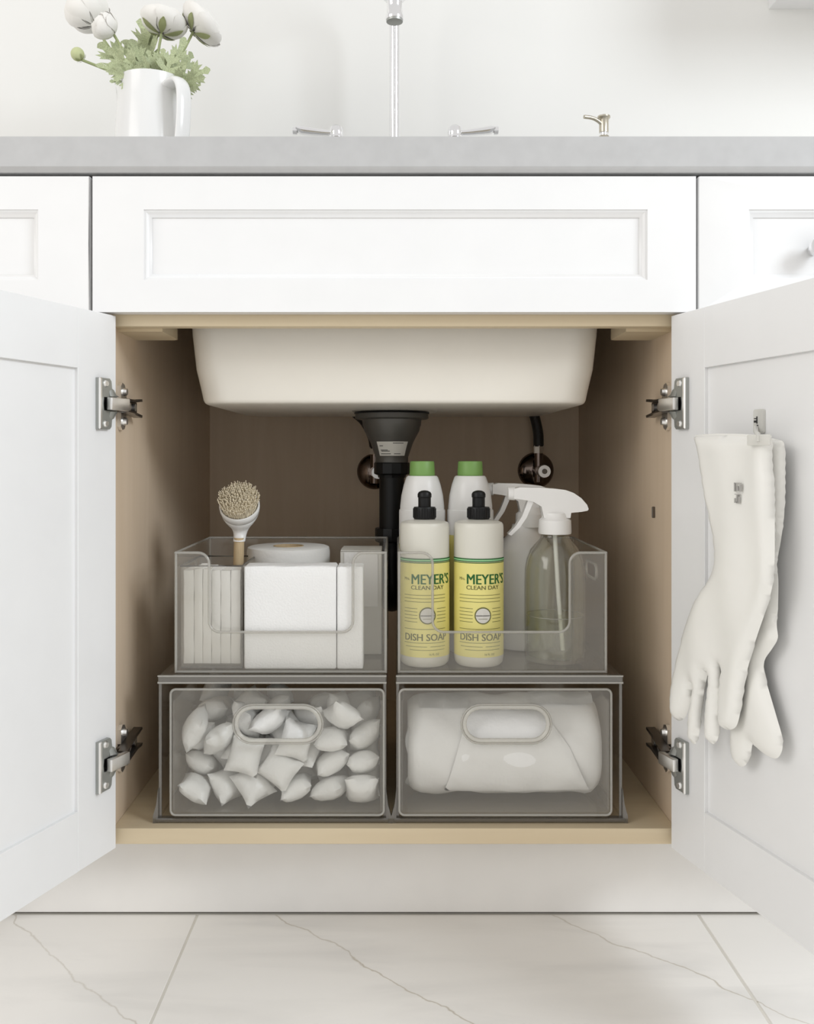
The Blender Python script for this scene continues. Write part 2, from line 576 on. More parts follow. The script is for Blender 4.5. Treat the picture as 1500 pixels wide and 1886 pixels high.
# ------------------------------------------------------------------ sink cabinet
cab = thing('sink_cabinet', (0, 0, ZDB), 'white shaker sink cabinet standing open with bare maple interior', 'cabinet')
IW, OW, DEP = 0.325, 0.343, 0.558
for s in (-1, 1):
    ob('side_panel', box(NB(), min(s * IW, s * OW), max(s * IW, s * OW), 0.0, DEP + 0.006, ZDB, 0.850), M['woodz'], cab)
ob('back_panel', box(NB(), -IW, IW, DEP, DEP + 0.006, ZDB, 0.850), M['woodz'], cab)
ob('bottom_panel', box(NB(), -IW, IW, 0.0, DEP, ZDB, 0.1275, 0.0006, 1), M['woodx'], cab)
ob('front_rail', box(NB(), -IW, IW, 0.0, 0.018, 0.7065, 0.845, 0.0008, 1), M['woodx'], cab)
for s in (-1, 1):
    blk = NB()
    x0, x1 = s * IW, s * 0.272
    pts = [(x0, 0.018), (x1, 0.018), (x1, 0.094), (x1 + s * 0.006, 0.100), (x0, 0.100)]
    plate(blk, pts, [], lambda a, b, t: Vector((a, b, t)), 0.703, 0.716)
    ob('corner_block', blk, M['woodx'], cab)
for (x, y, z) in ((IW, 0.085, 0.487),):
    bm = NB()
    s = 1 if x > 0 else -1
    box(bm, min(x, x - s * 0.004), max(x, x - s * 0.003), y - 0.0012, y + 0.0012, z - 0.007, z + 0.007, 0.0008, 1)
    ob('shelf_pin', bm, M['darkmetal'], cab)

def panel_front(parent, name, x0, x1, z0, z1, fx, fzt, fzb, y_face=-0.020, thick=0.019):
    """drawer front with a recessed panel and a bevelled moulding; parts under parent"""
    fx0, fx1 = (fx if isinstance(fx, tuple) else (fx, fx))
    a0, a1, b0, b1 = x0 + fx0, x1 - fx1, z0 + fzb, z1 - fzt
    bm = NB()
    plate(bm, [(x0, z0), (x1, z0), (x1, z1), (x0, z1)], [[(a0, b0), (a1, b0), (a1, b1), (a0, b1)]], lambda a, b, t: Vector((a, t, b)), y_face, y_face + thick)
    outer = [e for e in bm.edges if all(abs(v.co.y - y_face) < 1e-6 for v in e.verts) and all(
        abs(v.co.x - x0) < 1e-6 or abs(v.co.x - x1) < 1e-6 or abs(v.co.z - z0) < 1e-6 or abs(v.co.z - z1) < 1e-6 for v in e.verts) and len([f for f in e.link_faces if abs(f.normal.y) > .5 or True]) == 2
        and (abs(e.verts[0].co.x - e.verts[1].co.x) < 1e-6 and abs(e.verts[0].co.x - x0) * abs(e.verts[0].co.x - x1) < 1e-9 or abs(e.verts[0].co.z - e.verts[1].co.z) < 1e-6 and abs(e.verts[0].co.z - z0) * abs(e.verts[0].co.z - z1) < 1e-9)]
    bmesh.ops.bevel(bm, geom=outer, offset=0.0012, segments=2, profile=0.5, affect='EDGES')
    fr = ob(name, bm, M['paint'], parent)
    m = 0.0075
    bm = NB()
    def rect(i, y):
        return [Vector((a0 + i, y, b0 + i)), Vector((a1 - i, y, b0 + i)), Vector((a1 - i, y, b1 - i)), Vector((a0 + i, y, b1 - i))]
    prof = [(0.0, 0.0015), (0.0015, 0.0015), (0.003, 0.0035), (0.0055, 0.006), (m, 0.0072), (m, 0.0125), (0.0, 0.0125)]
    rings = [rect(i, y_face + dy) for i, dy in prof]
    ring_loft(bm, rings + [rings[0]], True, False, False)
    bmesh.ops.remove_doubles(bm, verts=bm.verts[:], dist=1e-7)
    ob('moulding', bm, M['paint'], fr, smooth=60)
    ob('panel', box(NB(), a0 + m, a1 - m, y_face + 0.0085, y_face + 0.0145, b0 + m, b1 - m), M['paint'], fr)
    return fr

panel_front(cab, 'drawer_front', -0.3415, 0.3415, ZB, ZT, (0.0580, 0.0548), 0.0375, 0.0365)

DOOR_W = 0.340
def door_frame(ox, oy, side, deg):
    a = math.radians(deg)
    if side < 0:
        u, n = Vector((-math.sin(a), -math.cos(a), 0)), Vector((math.cos(a), -math.sin(a), 0))
    else:
        u, n = Vector((math.sin(a), -math.cos(a), 0)), Vector((-math.cos(a), -math.sin(a), 0))
    o = Vector((ox, oy, 0))
    return lambda uu, nn, z: o + u * uu + n * nn + Vector((0, 0, z)), o, u, n
DL, oL, uL, nL = door_frame(-0.3180, -0.010, -1, 20.0)
DR, oR, uR, nR = door_frame(0.3165, -0.010, 1, 14.9)

def shaker_door(parent, D, w, z0, z1, st=0.0650, th=0.020):
    """inner face at n = 0, outer face at n = -th"""
    bm = NB()
    obox(bm, D, st - 0.008, w - st + 0.008, -0.0125, -0.0045, z0 + st - 0.008, z1 - st + 0.008)
    d = ob('door', bm, M['paint'], parent)
    for a, b in ((0, st), (w - st, w)):
        ob('stile', obox(NB(), D, a, b, -th, 0, z0, z1, 0.0006, 1), M['paint'], d)
    for a, b in ((z0, z0 + st), (z1 - st, z1)):
        ob('rail', obox(NB(), D, st, w - st, -th, 0, a, b, 0.0003, 1), M['paint'], d)
    return d
shaker_door(cab, DL, DOOR_W, ZDB, ZDT)
shaker_door(cab, DR, DOOR_W, ZDB, ZDT)

# hinges: cup plate on the door, arm, mounting plate on the side panel
def hinge(D, s, z):
    pl = NB()
    h = 0.0285
    outline = [(0.036, -h), (0.036, h), (0.0165, h), (0.0135, h - 0.003), (0.0125, 0.0175), (0.009, 0.016), (0.0045, 0.011), (0.0035, 0.0085),
               (0.0035, -0.0085), (0.0045, -0.011), (0.009, -0.016), (0.0125, -0.0175), (0.0135, -h + 0.003), (0.0165, -h)]
    hole = [(0.0125, -0.0075), (0.0265, -0.0075), (0.0275, 0), (0.0265, 0.0075), (0.0125, 0.0075)]
    plate(pl, outline, [hole], lambda a, b, t: D(a, t, z + b), 0.0, 0.0042)
    hg = ob('hinge', pl, M['zinc'], cab, smooth=30)
    lip = NB()
    obox(lip, D, 0.032, 0.0365, 0.0035, 0.0065, z - h, z + h, 0.001, 1)
    ob('plate_lip', lip, M['nickel'], hg)
    cup = NB()
    obox(cup, D, 0.012, 0.0285, -0.0002, 0.0012, z - 0.008, z + 0.008)
    ob('cup', cup, M['black'], hg)
    for q in (-1, 1):
        sc = NB()
        c = D(0.0235, 0.004, z + q * 0.0225)
        n = D(0, 1, 0) - D(0, 0, 0)
        tube(sc, [c, c + n * 0.0022], [0.0042, 0.0030], 12)
        ob('screw', sc, M['nickel'], hg)
        wing = NB()
        rings = []
        for k in range(7):
            t = k / 6
            rings.append([D(0.0055 + 0.012 * t, 0.0042, z + q * (0.0085 + 0.008 * math.sin(t * 2.4))), D(0.0055 + 0.012 * t, 0.0105 - 0.005 * t, z + q * 0.0085),
                          D(0.0055 + 0.012 * t, 0.0042, z + q * 0.0084)])
        ring_loft(wing, rings)
        ob('wing', wing, M['zinc'], hg)
    # arm from the cup to the side panel
    a0 = D(0.0245, 0.0090, z)
    a1 = Vector((s * 0.3060, -0.006, z))
    ax = (a1 - a0).normalized()
    nn = ax.cross(Vector((0, 0, 1))).normalized()
    nn = nn if nn.dot(CAM - a0) > 0 else -nn
    arm = NB()
    L = (a1 - a0).length
    obox(arm, lambda x, y, zz: a0 + ax * x + nn * y + Vector((0, 0, zz)), 0, L, -0.0035, 0.004, z - 0.0070 - z, 0.0070, 0.0012, 2)
    for v in arm.verts:
        pass
    bmesh.ops.translate(arm, verts=arm.verts[:], vec=(0, 0, 0))
    ob('arm', arm, M['nickel'], hg)
    # rear of the arm over the plate
    rear = NB()
    xw = s * IW
    for q in (-1, 1):
        pr = [(-0.008, q * 0.0075), (0.040, q * 0.0090), (0.072, q * 0.0115), (0.074, q * 0.0085), (0.046, q * 0.0060), (-0.008, q * 0.0055)]
        plate(rear, pr, [], lambda a, b, t: Vector((xw - s * (t + (0.005 if a < 0 else 0)), a, z + b)), 0.004, 0.0145)
    box(rear, min(xw - s * 0.0035, xw - s * 0.0085), max(xw - s * 0.0035, xw - s * 0.0085), 0.002, 0.071, z - 0.0075, z + 0.0075, 0.001, 1)
    ob('arm_rear', rear, M['darkmetal'], hg)
    for yy in (0.028, 0.050):
        sc = NB()
        tube(sc, [Vector((xw - s * 0.008, yy, z)), Vector((xw - s * 0.0125, yy, z))], 0.0045, 12)
        ob('screw', sc, M['nickel'], hg)
    for q in (-1, 1):
        mp = NB()
        pr = [(0.018, q * 0.007), (0.018, q * 0.024), (0.024, q * 0.028), (0.033, q * 0.026), (0.040, q * 0.016), (0.041, q * 0.007)]
        plate(mp, pr, [], lambda a, b, t: Vector((xw - s * t, a, z + b)), 0.0, 0.0045)
        ob('mounting_plate', mp, M['nickel'], hg)
        sc = NB()
        tube(sc, [Vector((xw - s * 0.004, 0.0295, z + q * 0.0175)), Vector((xw - s * 0.0085, 0.0295, z + q * 0.0175))], [0.0052, 0.0040], 12)
        ob('screw', sc, M['nickel'], hg)
for (D, s) in ((DL, -1), (DR, 1)):
    for z in (0.6155, 0.2120):
        hinge(D, s, z)

# ------------------------------------------------------------------ neighbouring cabinets
def side_cabinet(x0, x1, label, inner, knobx):
    c = thing('base_cabinet', ((x0 + x1) / 2, 0, ZDB), label, 'cabinet')
    ob('body', box(NB(), x0 + 0.0008, x1 - 0.0008, 0.0, 0.564, ZDB, 0.850), M['paint'], c)
    fx = (0.0565, 0.0580)
    panel_front(c, 'drawer_front', x0 + 0.0015, x1 - 0.0015, ZB, ZT, fx if inner > 0 else fx, 0.0375, 0.0365)
    a, b = x0 + 0.0015, x1 - 0.0015
    w = b - a
    shaker_door(c, lambda u, n, z: Vector((a + u, -0.0005 + n, z)), w, ZDB, ZB - 0.003, 0.058, 0.0195)
    if knobx is not None:
        kb = NB()
        zz = 0.791
        prof = [(0.0055, 0.0), (0.0050, 0.010), (0.0095, 0.015), (0.0125, 0.020), (0.0118, 0.0245), (0.006, 0.0265)]
        rings = [[Vector((knobx + r * math.cos(2 * math.pi * i / 24), -0.0118 - d, zz + r * math.sin(2 * math.pi * i / 24))) for i in range(24)] for r, d in prof]
        ring_loft(kb, rings)
        ob('knob', kb, M['chrome'], c)
    return c
side_cabinet(-0.800, -0.3435, 'white shaker cabinet left of the open sink cabinet', 1, None)
side_cabinet(0.3435, 0.6035, 'white shaker cabinet with chrome knob right of the open sink cabinet', -1, 0.4765)

uc = thing('wall_cabinet', (0.86, WALL_Y, 1.372), 'white upper cabinet on the wall at the top right corner', 'cabinet')
ob('body', box(NB(), 0.685, 1.15, 0.30, WALL_Y, 1.374, 2.1), M['paint'], uc)
ob('door', box(NB(), 0.687, 1.148, 0.28, 0.2995, 1.376, 2.098, 0.001, 1), M['paint'], uc)
ob('light_rail', box(NB(), 0.687, 1.148, 0.285, 0.30, 1.362, 1.3755), M['paint'], uc)

# ------------------------------------------------------------------ sink bowl
def rrect(cx, cy, hx, hy, r, z, seg=8):
    return [Vector((a, b, z)) for a, b in round_poly(cx - hx, cx + hx, cy - hy, cy + hy, r, seg)]
sk = NB()
prof = [(0.262, 0.205, 0.045, 0.8755), (0.262, 0.205, 0.045, 0.855), (0.2575, 0.2025, 0.043, 0.76), (0.2545, 0.2000, 0.042, 0.709), (0.2500, 0.1970, 0.041, 0.665),
        (0.2448, 0.1930, 0.040, 0.641), (0.2418, 0.1910, 0.038, 0.6270), (0.2400, 0.1895, 0.037, 0.6236), (0.2375, 0.1870, 0.036, 0.6220), (0.229, 0.180, 0.036, 0.6213), (0.06, 0.06, 0.03, 0.6205)]
rings = [rrect(0.0005, SINK_CY, a, b, r, z) for a, b, r, z in prof]
inner = [(0.05, 0.05, 0.03, 0.636), (0.21, 0.16, 0.035, 0.640), (0.226, 0.172, 0.04, 0.655), (0.238, 0.180, 0.04, 0.76), (0.2375, 0.1775, 0.04, 0.8755)]
rings += [rrect(0.0005, SINK_CY, a, b, r, z) for a, b, r, z in inner]
ring_loft(sk, rings + [rings[0]], True, False, False)
bmesh.ops.remove_doubles(sk, verts=sk.verts[:], dist=1e-7)
sink = ob('sink_bowl', sk, M['ceramic'], smooth=40)
# close bottoms (drain disc)
tag(sink, 'cream undermount ceramic sink bowl hanging under the countertop', 'sink')

# ------------------------------------------------------------------ drain and trap
DX, DY = -0.0035, SINK_CY
dr = thing('drain_pipe', (DX, DY, 0.33), 'black drain pipe with grey strainer cup under the sink', 'drain pipe')
ob('gasket', lathe(NB(), [(0.030, 0.6205), (0.0535, 0.6205), (0.0540, 0.6175), (0.030, 0.6175)], DX, DY), M['black'], dr)
ob('strainer_cup', lathe(NB(), [(0.030, 0.6175), (0.0525, 0.6174), (0.0528, 0.6110), (0.0500, 0.6095), (0.0425, 0.6090), (0.0418, 0.6010), (0.0405, 0.5985),
    (0.0395, 0.5930), (0.0350, 0.5850), (0.0305, 0.5760), (0.0270, 0.5660), (0.0242, 0.5570), (0.0235, 0.5560), (0.0235, 0.5480), (0.018, 0.5478)], DX, DY, 48), M['strainer'], dr)
ob('slip_nut', lathe(NB(), [(0.018, 0.5478), (0.0250, 0.5478), (0.0256, 0.5465), (0.0256, 0.5325), (0.0246, 0.5310), (0.0205, 0.5300), (0.0195, 0.526), (0.018, 0.526)], DX, DY, 12), M['black'], dr, smooth=20)
tail = NB()
path = catmull([(DX, DY, 0.53), (DX, DY, 0.47), (DX, DY, 0.40), (DX, DY + 0.004, 0.368), (DX, DY + 0.030, 0.348), (DX, DY + 0.062, 0.345), (DX, DY + 0.092, 0.362), (DX, DY + 0.10, 0.385)], 6)
tube(tail, path, 0.0180, 24)
ob('trap_bend', tail, M['black'], dr, smooth=60)
ob('slip_nut', lathe(NB(), [(0.018, 0.454), (0.0235, 0.454), (0.0240, 0.452), (0.0240, 0.436), (0.0225, 0.434), (0.018, 0.434)], DX, DY, 12), M['black'], dr, smooth=20)
arm = NB()
tube(arm, catmull([(DX, DY + 0.10, 0.38), (DX, DY + 0.10, 0.41), (DX, DY + 0.125, 0.436), (DX, DY + 0.16, 0.44), (DX, DEP - 0.001, 0.442)], 6), 0.0195, 24)
ob('wall_pipe', arm, M['black'], dr, smooth=60)
def on_cup(a, z, dr_=0.0012):
    # radius of the cup at height z
    pr = [(0.6090, 0.0425), (0.5985, 0.0405), (0.5930, 0.0395), (0.5850, 0.0350), (0.5760, 0.0305), (0.5660, 0.0270), (0.5570, 0.0242), (0.548, 0.0238)]
    for (z1, r1), (z0, r0) in zip(pr, pr[1:]):
        if z0 <= z <= z1:
            r = r0 + (r1 - r0) * (z - z0) / (z1 - z0); break
    else:
        r = 0.024
    return Vector((DX + (r + dr_) * math.sin(a), DY - (r + dr_) * math.cos(a), z))
def wrap_patch(fn, a0, a1, z0, z1, na=10, nz=3):
    bm = NB()
    g = [[bm.verts.new(fn(a0 + (a1 - a0) * i / na, z0 + (z1 - z0) * j / nz)) for i in range(na + 1)] for j in range(nz + 1)]
    for j in range(nz):
        for i in range(na):
            bm.faces.new((g[j][i], g[j][i + 1], g[j + 1][i + 1], g[j + 1][i]))
    return bm
stk = ob('sticker', wrap_patch(lambda a, z: on_cup(a, z), -0.72, 0.78, 0.5575, 0.5775), M['paper'], dr)
mk = NB()
for (a0, a1, z) in ((-0.60, -0.42, 0.571), (-0.58, -0.20, 0.565), (-0.55, -0.1, 0.5635), (0.05, 0.55, 0.5748), (-0.60, -0.05, 0.5597), (0.12, 0.48, 0.5597)):
    merge(mk, wrap_patch(lambda a, zz: on_cup(a, zz, 0.0016), a0, a1, z, z + 0.0009, 6, 1))
ob('printed_mark', mk, M['ink'], stk)

# ------------------------------------------------------------------ shut-off valves
def valve(x, z, label, hose_pts):
    v = thing('shutoff_valve', (x, DEP, z), label, 'valve')
    bm = NB()
    prof = [(0.0315, 0.0), (0.0315, 0.0025), (0.029, 0.0065), (0.022, 0.0105), (0.012, 0.013), (0.009, 0.0135)]
    ring_loft(bm, [[Vector((x + r * math.cos(2 * math.pi * i / 40), DEP - d, z + r * math.sin(2 * math.pi * i / 40))) for i in range(40)] for r, d in prof])
    ob('escutcheon', bm, M['escut'], v, smooth=60)
    bm = NB()
    tube(bm, [(x, DEP - 0.012, z), (x, DEP - 0.045, z)], 0.0085, 20)
    tube(bm, [(x, DEP - 0.034, z - 0.020), (x, DEP - 0.034, z + 0.034)], 0.0075, 20)
    ob('body', bm, M['escut'], v, smooth=40)
    bm = NB()
    tube(bm, [(x + 0.006, DEP - 0.044, z - 0.001), (x + 0.006, DEP - 0.060, z - 0.001)], [0.0115, 0.0105], 20)
    ob('handle', bm, M['nickel'], v, smooth=40)
    bm = NB()
    tube(bm, [(x + 0.006, DEP - 0.060, z - 0.001), (x + 0.006, DEP - 0.0625, z - 0.001)], 0.0045, 12)
    ob('screw', bm, M['darkmetal'], v, smooth=40)
    bm = NB()
    tube(bm, [(x, DEP - 0.034, z + 0.030), (x, DEP - 0.034, z + 0.043)], 0.0092, 6)
    ob('nut', bm, M['nickel'], v, smooth=20)
    bm = NB()
    tube(bm, catmull([(x, DEP - 0.034, z + 0.042)] + hose_pts, 8), 0.0088, 14)
    ob('hose', bm, M['hose'], v, smooth=60)
valve(0.2490, 0.532, 'round dark chrome shut-off valve with black hose beside the spray bottles',
      [(0.2475, DEP - 0.036, 0.60), (0.238, DEP - 0.042, 0.635), (0.225, DEP - 0.044, 0.675), (0.21, DEP - 0.044, 0.76), (0.20, DEP - 0.04, 0.86)])
valve(-0.0340, 0.530, 'round chrome shut-off valve mostly hidden behind the drain pipe',
      [(-0.038, DEP - 0.038, 0.592), (-0.052, DEP - 0.046, 0.618), (-0.080, DEP - 0.050, 0.645), (-0.11, DEP - 0.048, 0.70), (-0.12, DEP - 0.04, 0.86)])

# ------------------------------------------------------------------ clear drawer units (lower row)
def stadium(cx, cz, hx, hz, seg=10):
    r = hz
    out = []
    for k in range(seg + 1):
        a = math.radians(-90 + 180 * k / seg)
        out.append((cx + hx - r + r * math.cos(a), cz + r * math.sin(a)))
    for k in range(seg + 1):
        a = math.radians(90 + 180 * k / seg)
        out.append((cx - hx + r + r * math.cos(a), cz + r * math.sin(a)))
    return out
XZ = lambda a, b, t: Vector((a, t, b))
YZ = lambda a, b, t: Vector((t, a, b))
UF = 0.1275        # cabinet floor
LID = 0.3000
def drawer_unit(x0, x1, fx0, fx1, label):
    y0, y1 = 0.020, 0.320
    u = thing('drawer_organizer', ((x0 + x1) / 2, (y0 + y1) / 2, UF), label, 'drawer organizer', 'clear drawer organizers in the sink cabinet')
    hs = NB()
    t = 0.003
    for xa in (x0, x1 - t):
        box(hs, xa, xa + t, y0, y1, UF + 0.0062, LID - 0.0102)
    box(hs, x0 + t, x1 - t, y1 - t, y1, UF + 0.0062, LID - 0.0102)
    ob('housing', hs, M['smoke'], u)
    ob('top_panel', box(NB(), x0 + 0.001, x1 - 0.001, y0 + 0.004, y1, LID - 0.005, LID), M['smoke'], u)
    lipb = NB()
    box(lipb, x0 - 0.0005, x1 + 0.0005, y0 - 0.004, y0 + 0.0035, LID - 0.0095, LID, 0.001, 1)
    ob('top_lip', lipb, M['smokerim'], u)
    line = NB()
    box(line, x0 - 0.0005, x1 + 0.0005, y0 - 0.0052, y0 - 0.0041, LID - 0.0012, LID + 0.0004)
    box(line, x0 - 0.0005, x1 + 0.0005, y0 - 0.0052, y0 - 0.0041, LID - 0.0092, LID - 0.0072)
    ob('top_lip_edge', line, M['rim'], u)
    ob('base_panel', box(NB(), x0, x1, y0, y1, UF + 0.003, UF + 0.006), M['smoke'], u)
    bl = NB()
    box(bl, x0 - 0.003, x1 + 0.003, y0 - 0.006, y0 + 0.004, UF + 0.0015, UF + 0.0058, 0.0008, 1)
    ob('base_lip', bl, M['smokerim'], u)
    for s, xx in ((-1, x0), (1, x1)):
        ft = NB()
        xe = xx + s * 0.006
        plate(ft, [(xx, UF + 0.0012), (xe, UF), (xe, UF + 0.008), (xx + s * 0.002, UF + 0.022), (xx, UF + 0.04)], [], XZ, y0 - 0.005, y0 + 0.004)
        ob('foot', ft, M['smokerim'], u)
        ed = NB()
        box(ed, xx - 0.0016 + (0.0016 if s < 0 else -0.0016), xx + 0.0016 + (0.0016 if s < 0 else -0.0016), y0 - 0.0008, y0 + 0.0006, UF + 0.006, LID - 0.0098)
        ob('side_edge', ed, M['smokerim'], u)
    # sliding drawer
    za, zb = 0.1380, 0.2848
    fp = NB()
    cx = (fx0 + fx1) / 2 + 0.001
    cz = 0.2445
    out = round_poly(fx0, fx1, za, zb, 0.006, 5)
    hole = stadium(cx, cz, 0.0475, 0.0178)
    plate(fp, out, [hole[::-1]], XZ, 0.0125, 0.0155)
    dw = ob('drawer', fp, M['bin'], u, smooth=30)
    rg = NB()
    tube(rg, [XZ(a, b, 0.0130) for a, b in stadium(cx, cz, 0.0490, 0.0195, 12)], 0.0026, 10, closed=True)
    ob('handle_ring', rg, M['handle'], dw, smooth=80)
    rg2 = NB()
    tube(rg2, [XZ(a, b, 0.0118) for a, b in stadium(cx, cz, 0.0525, 0.0228, 12)], 0.0012, 8, closed=True)
    ob('handle_ring', rg2, M['rim'], dw, smooth=80)
    pr = NB()
    tube(pr, [XZ(a, b, 0.0128) for a, b in round_poly(fx0, fx1, za, zb, 0.006, 5)], 0.0014, 8, closed=True)
    ob('front_rim', pr, M['rim'], dw, smooth=80)
    bd = NB()
    ix0, ix1 = max(fx0 + 0.002, x0 + 0.0045), min(fx1 - 0.002, x1 - 0.0045)
    yb = 0.300
    for xa in (ix0, ix1 - 0.002):
        box(bd, xa, xa + 0.002, 0.0157, yb, za + 0.003, zb - 0.014)
    box(bd, ix0 + 0.002, ix1 - 0.002, yb - 0.002, yb, za + 0.003, zb - 0.014)
    ob('drawer_wall', bd, M['bin'], dw)
    ob('drawer_floor', box(NB(), ix0, ix1, 0.0157, yb, za + 0.0005, za + 0.0028), M['bin'], dw)
    return u
drawer_unit(-0.2765, -0.0095, -0.2612, -0.0122, 'clear drawer organizer full of white dishwasher pods')
drawer_unit(0.0025, 0.2675, 0.0060, 0.2535, 'clear drawer organizer holding a roll of white trash bags')

# ------------------------------------------------------------------ open clear bins (upper row)
BZ0, BZ1 = LID + 0.0005, 0.4425
BY0, BY1 = 0.028, 0.231
def open_bin(x0, x1, c0, c1, label):
    b = thing('storage_bin', ((x0 + x1) / 2, (BY0 + BY1) / 2, BZ0), label, 'storage bin', 'open clear bins on the drawer organizers')
    t = 0.0025
    zc = 0.3485
    r = 0.013
    # front wall with a U cut-out
    pl = [(x0, BZ0), (x1, BZ0), (x1, BZ1), ]
    def arc(cx, cz, a0, a1, rad, n=6):
        return [(cx + rad * math.cos(math.radians(a0 + (a1 - a0) * k / n)), cz + rad * math.sin(math.radians(a0 + (a1 - a0) * k / n))) for k in range(n + 1)]
    cut = arc(c1 + r, BZ1 - r, 90, 180, r) + arc(c1 - r, zc + r, 0, -90, r) + arc(c0 + r, zc + r, -90, -180, r) + arc(c0 - r, BZ1 - r, 0, 90, r)
    pl += cut + [(x0, BZ1)]
    fw = NB()
    plate(fw, pl, [], XZ, BY0, BY0 + t)
    body = ob('front_wall', fw, M['bin'], b, smooth=30)
    for xa in (x0, x1 - t):
        sw = NB()
        hole = stadium((BY0 + BY1) / 2 - 0.02, BZ1 - 0.030, 0.030, 0.0095)
        plate(sw, [(BY0 + t, BZ0), (BY1, BZ0), (BY1, BZ1), (BY0 + t, BZ1)], [hole[::-1]], YZ, xa, xa + t)
        ob('side_wall', sw, M['bin'], b, smooth=30)
        hr = NB()
        tube(hr, [Vector((xa + t / 2, a, z)) for a, z in hole], 0.0018, 8, closed=True)
        ob('handle_rim', hr, M['rim'], b, smooth=80)
    ob('back_wall', box(NB(), x0 + t, x1 - t, BY1 - t, BY1, BZ0, BZ1), M['bin'], b)
    ob('bin_floor', box(NB(), x0 + t, x1 - t, BY0 + t, BY1 - t, BZ0, BZ0 + t), M['bin'], b)
    rm = NB()
    tube(rm, [XZ(a, z, BY0 + t / 2) for a, z in [(x0 + .001, BZ1)][::-1]] and [XZ(x1 - 0.001, BZ1, BY0 + t / 2)] + [XZ(a, z, BY0 + t / 2) for a, z in cut] + [XZ(x0 + 0.001, BZ1, BY0 + t / 2)], 0.00165, 8)
    tube(rm, [(x0 + 0.001, BY0, BZ1), (x0 + 0.001, BY1 - 0.001, BZ1), (x1 - 0.001, BY1 - 0.001, BZ1), (x1 - 0.001, BY0, BZ1)], 0.0016, 8)
    ob('rim', rm, M['rim'], b, smooth=80)
    edges = [[(xa, BY0 + 0.001, BZ0), (xa, BY0 + 0.001, BZ1)] for xa in (x0 + 0.0012, x1 - 0.0012)]
    edges += [[(x0 + 0.001, BY0 + 0.001, BZ0 + 0.001), (x1 - 0.001, BY0 + 0.001, BZ0 + 0.001)]]
    edges += [[(xa, BY1 - 0.001, BZ0), (xa, BY1 - 0.001, BZ1)] for xa in (x0 + 0.0012, x1 - 0.0012)]
    for e in edges:
        ob('corner_edge', tube(NB(), e, 0.0017, 8), M['rim'], b, smooth=80)
    return b
open_bin(-0.2600, -0.0090, -0.2195, -0.0490, 'open clear bin with white sponges and rolls on the pod drawer')
open_bin(0.0045, 0.2520, 0.0455, 0.2080, 'open clear bin with dish soap and spray bottles on the trash bag drawer')
BF = BZ0 + 0.0025 + 0.0004   # bin floor top

# ------------------------------------------------------------------ left bin contents
# small clear caddy with white sheets
cd = thing('clear_caddy', (-0.2190, 0.094, BF), 'small clear caddy packed with white sheets in front of the brush', 'caddy')
cx0, cx1, cy0, cy1, cz1 = -0.2555, -0.1820, 0.040, 0.148, 0.4255
w = NB(); tt = 0.002
box(w, cx0, cx1, cy0, cy0 + tt, BF, cz1); box(w, cx0, cx1, cy1 - tt, cy1, BF, cz1)
box(w, cx0, cx0 + tt, cy0 + tt, cy1 - tt, BF, cz1); box(w, cx1 - tt, cx1, cy0 + tt, cy1 - tt, BF, cz1)
box(w, cx0 + tt, cx1 - tt, cy0 + tt, cy1 - tt, BF, BF + tt)
ob('walls', w, M['bin'], cd)
rm = NB()
tube(rm, [(cx0, cy0, cz1), (cx1, cy0, cz1), (cx1, cy1, cz1), (cx0, cy1, cz1)], 0.0013, 8, closed=True)
ob('rim', rm, M['smokerim'], cd, smooth=80)
ce = NB()
tube(ce, [(cx1, cy0, BF), (cx1, cy0, cz1)], 0.0011, 8)
tube(ce, [(cx0, cy0, BF + 0.001), (cx1, cy0, BF + 0.001)], 0.0013, 8)
ob('corner_edge', ce, M['smokerim'], cd, smooth=80)
random.seed(3)
# folded sheets standing on edge, seen edge-on as upright stripes
xs = [-0.2530, -0.2405, -0.2300, -0.2195, -0.2085, -0.1965, -0.1845]
for i in range(6):
    bm = NB()
    dz = random.uniform(-0.0035, 0.001)
    box(bm, xs[i] + 0.0002, xs[i + 1] - 0.0002, 0.0430 + random.uniform(0, 0.0008), 0.088, BF + 0.0045, 0.4225 + dz, 0.0008, 2)
    bmesh.ops.subdivide_edges(bm, edges=[e for e in bm.edges if e.calc_length() > 0.03], cuts=6)
    for v in bm.verts:
        v.co.x += 0.0003 * math.sin(v.co.z * 160 + i * 2)
        if v.co.z > 0.41: v.co.z += random.uniform(-0.0008, 0.0008)
    o = ob('folded_sheet', bm, M['towel'])
    tag(o, ('folded white sheet against the left wall of the clear caddy', 'second folded white sheet from the left in the clear caddy', 'third folded white sheet from the left in the clear caddy',
            'fourth folded white sheet from the left in the clear caddy', 'fifth folded white sheet from the left in the clear caddy', 'folded white sheet at the right side of the clear caddy')[i], 'sheet', 'folded sheets in the clear caddy')

# white sponge blocks
def sponge(x0, x1, y0, y1, z1, label):
    bm = box(NB(), x0, x1, y0, y1, BF, z1, 0.0022, 2)
    bmesh.ops.subdivide_edges(bm, edges=[e for e in bm.edges if e.calc_length() > 0.02], cuts=9, use_grid_fill=True)
    rnd = random.Random(int(abs(x0) * 1e5))
    for v in bm.verts:
        if v.co.z > z1 - 0.003: v.co.z += rnd.uniform(-0.0006, 0.0008)
        v.co.y += rnd.uniform(-0.0002, 0.0002)
    o = ob('sponge_block', bm, M['sponge'], smooth=50)
    tag(o, label, 'sponge', 'white sponge blocks in the left bin')
sponge(-0.1788, -0.0690, 0.0335, 0.070, 0.4258, 'wide white sponge block beside the clear caddy')
sponge(-0.0682, -0.0370, 0.0335, 0.070, 0.4255, 'narrow white sponge block standing right of the wide one')

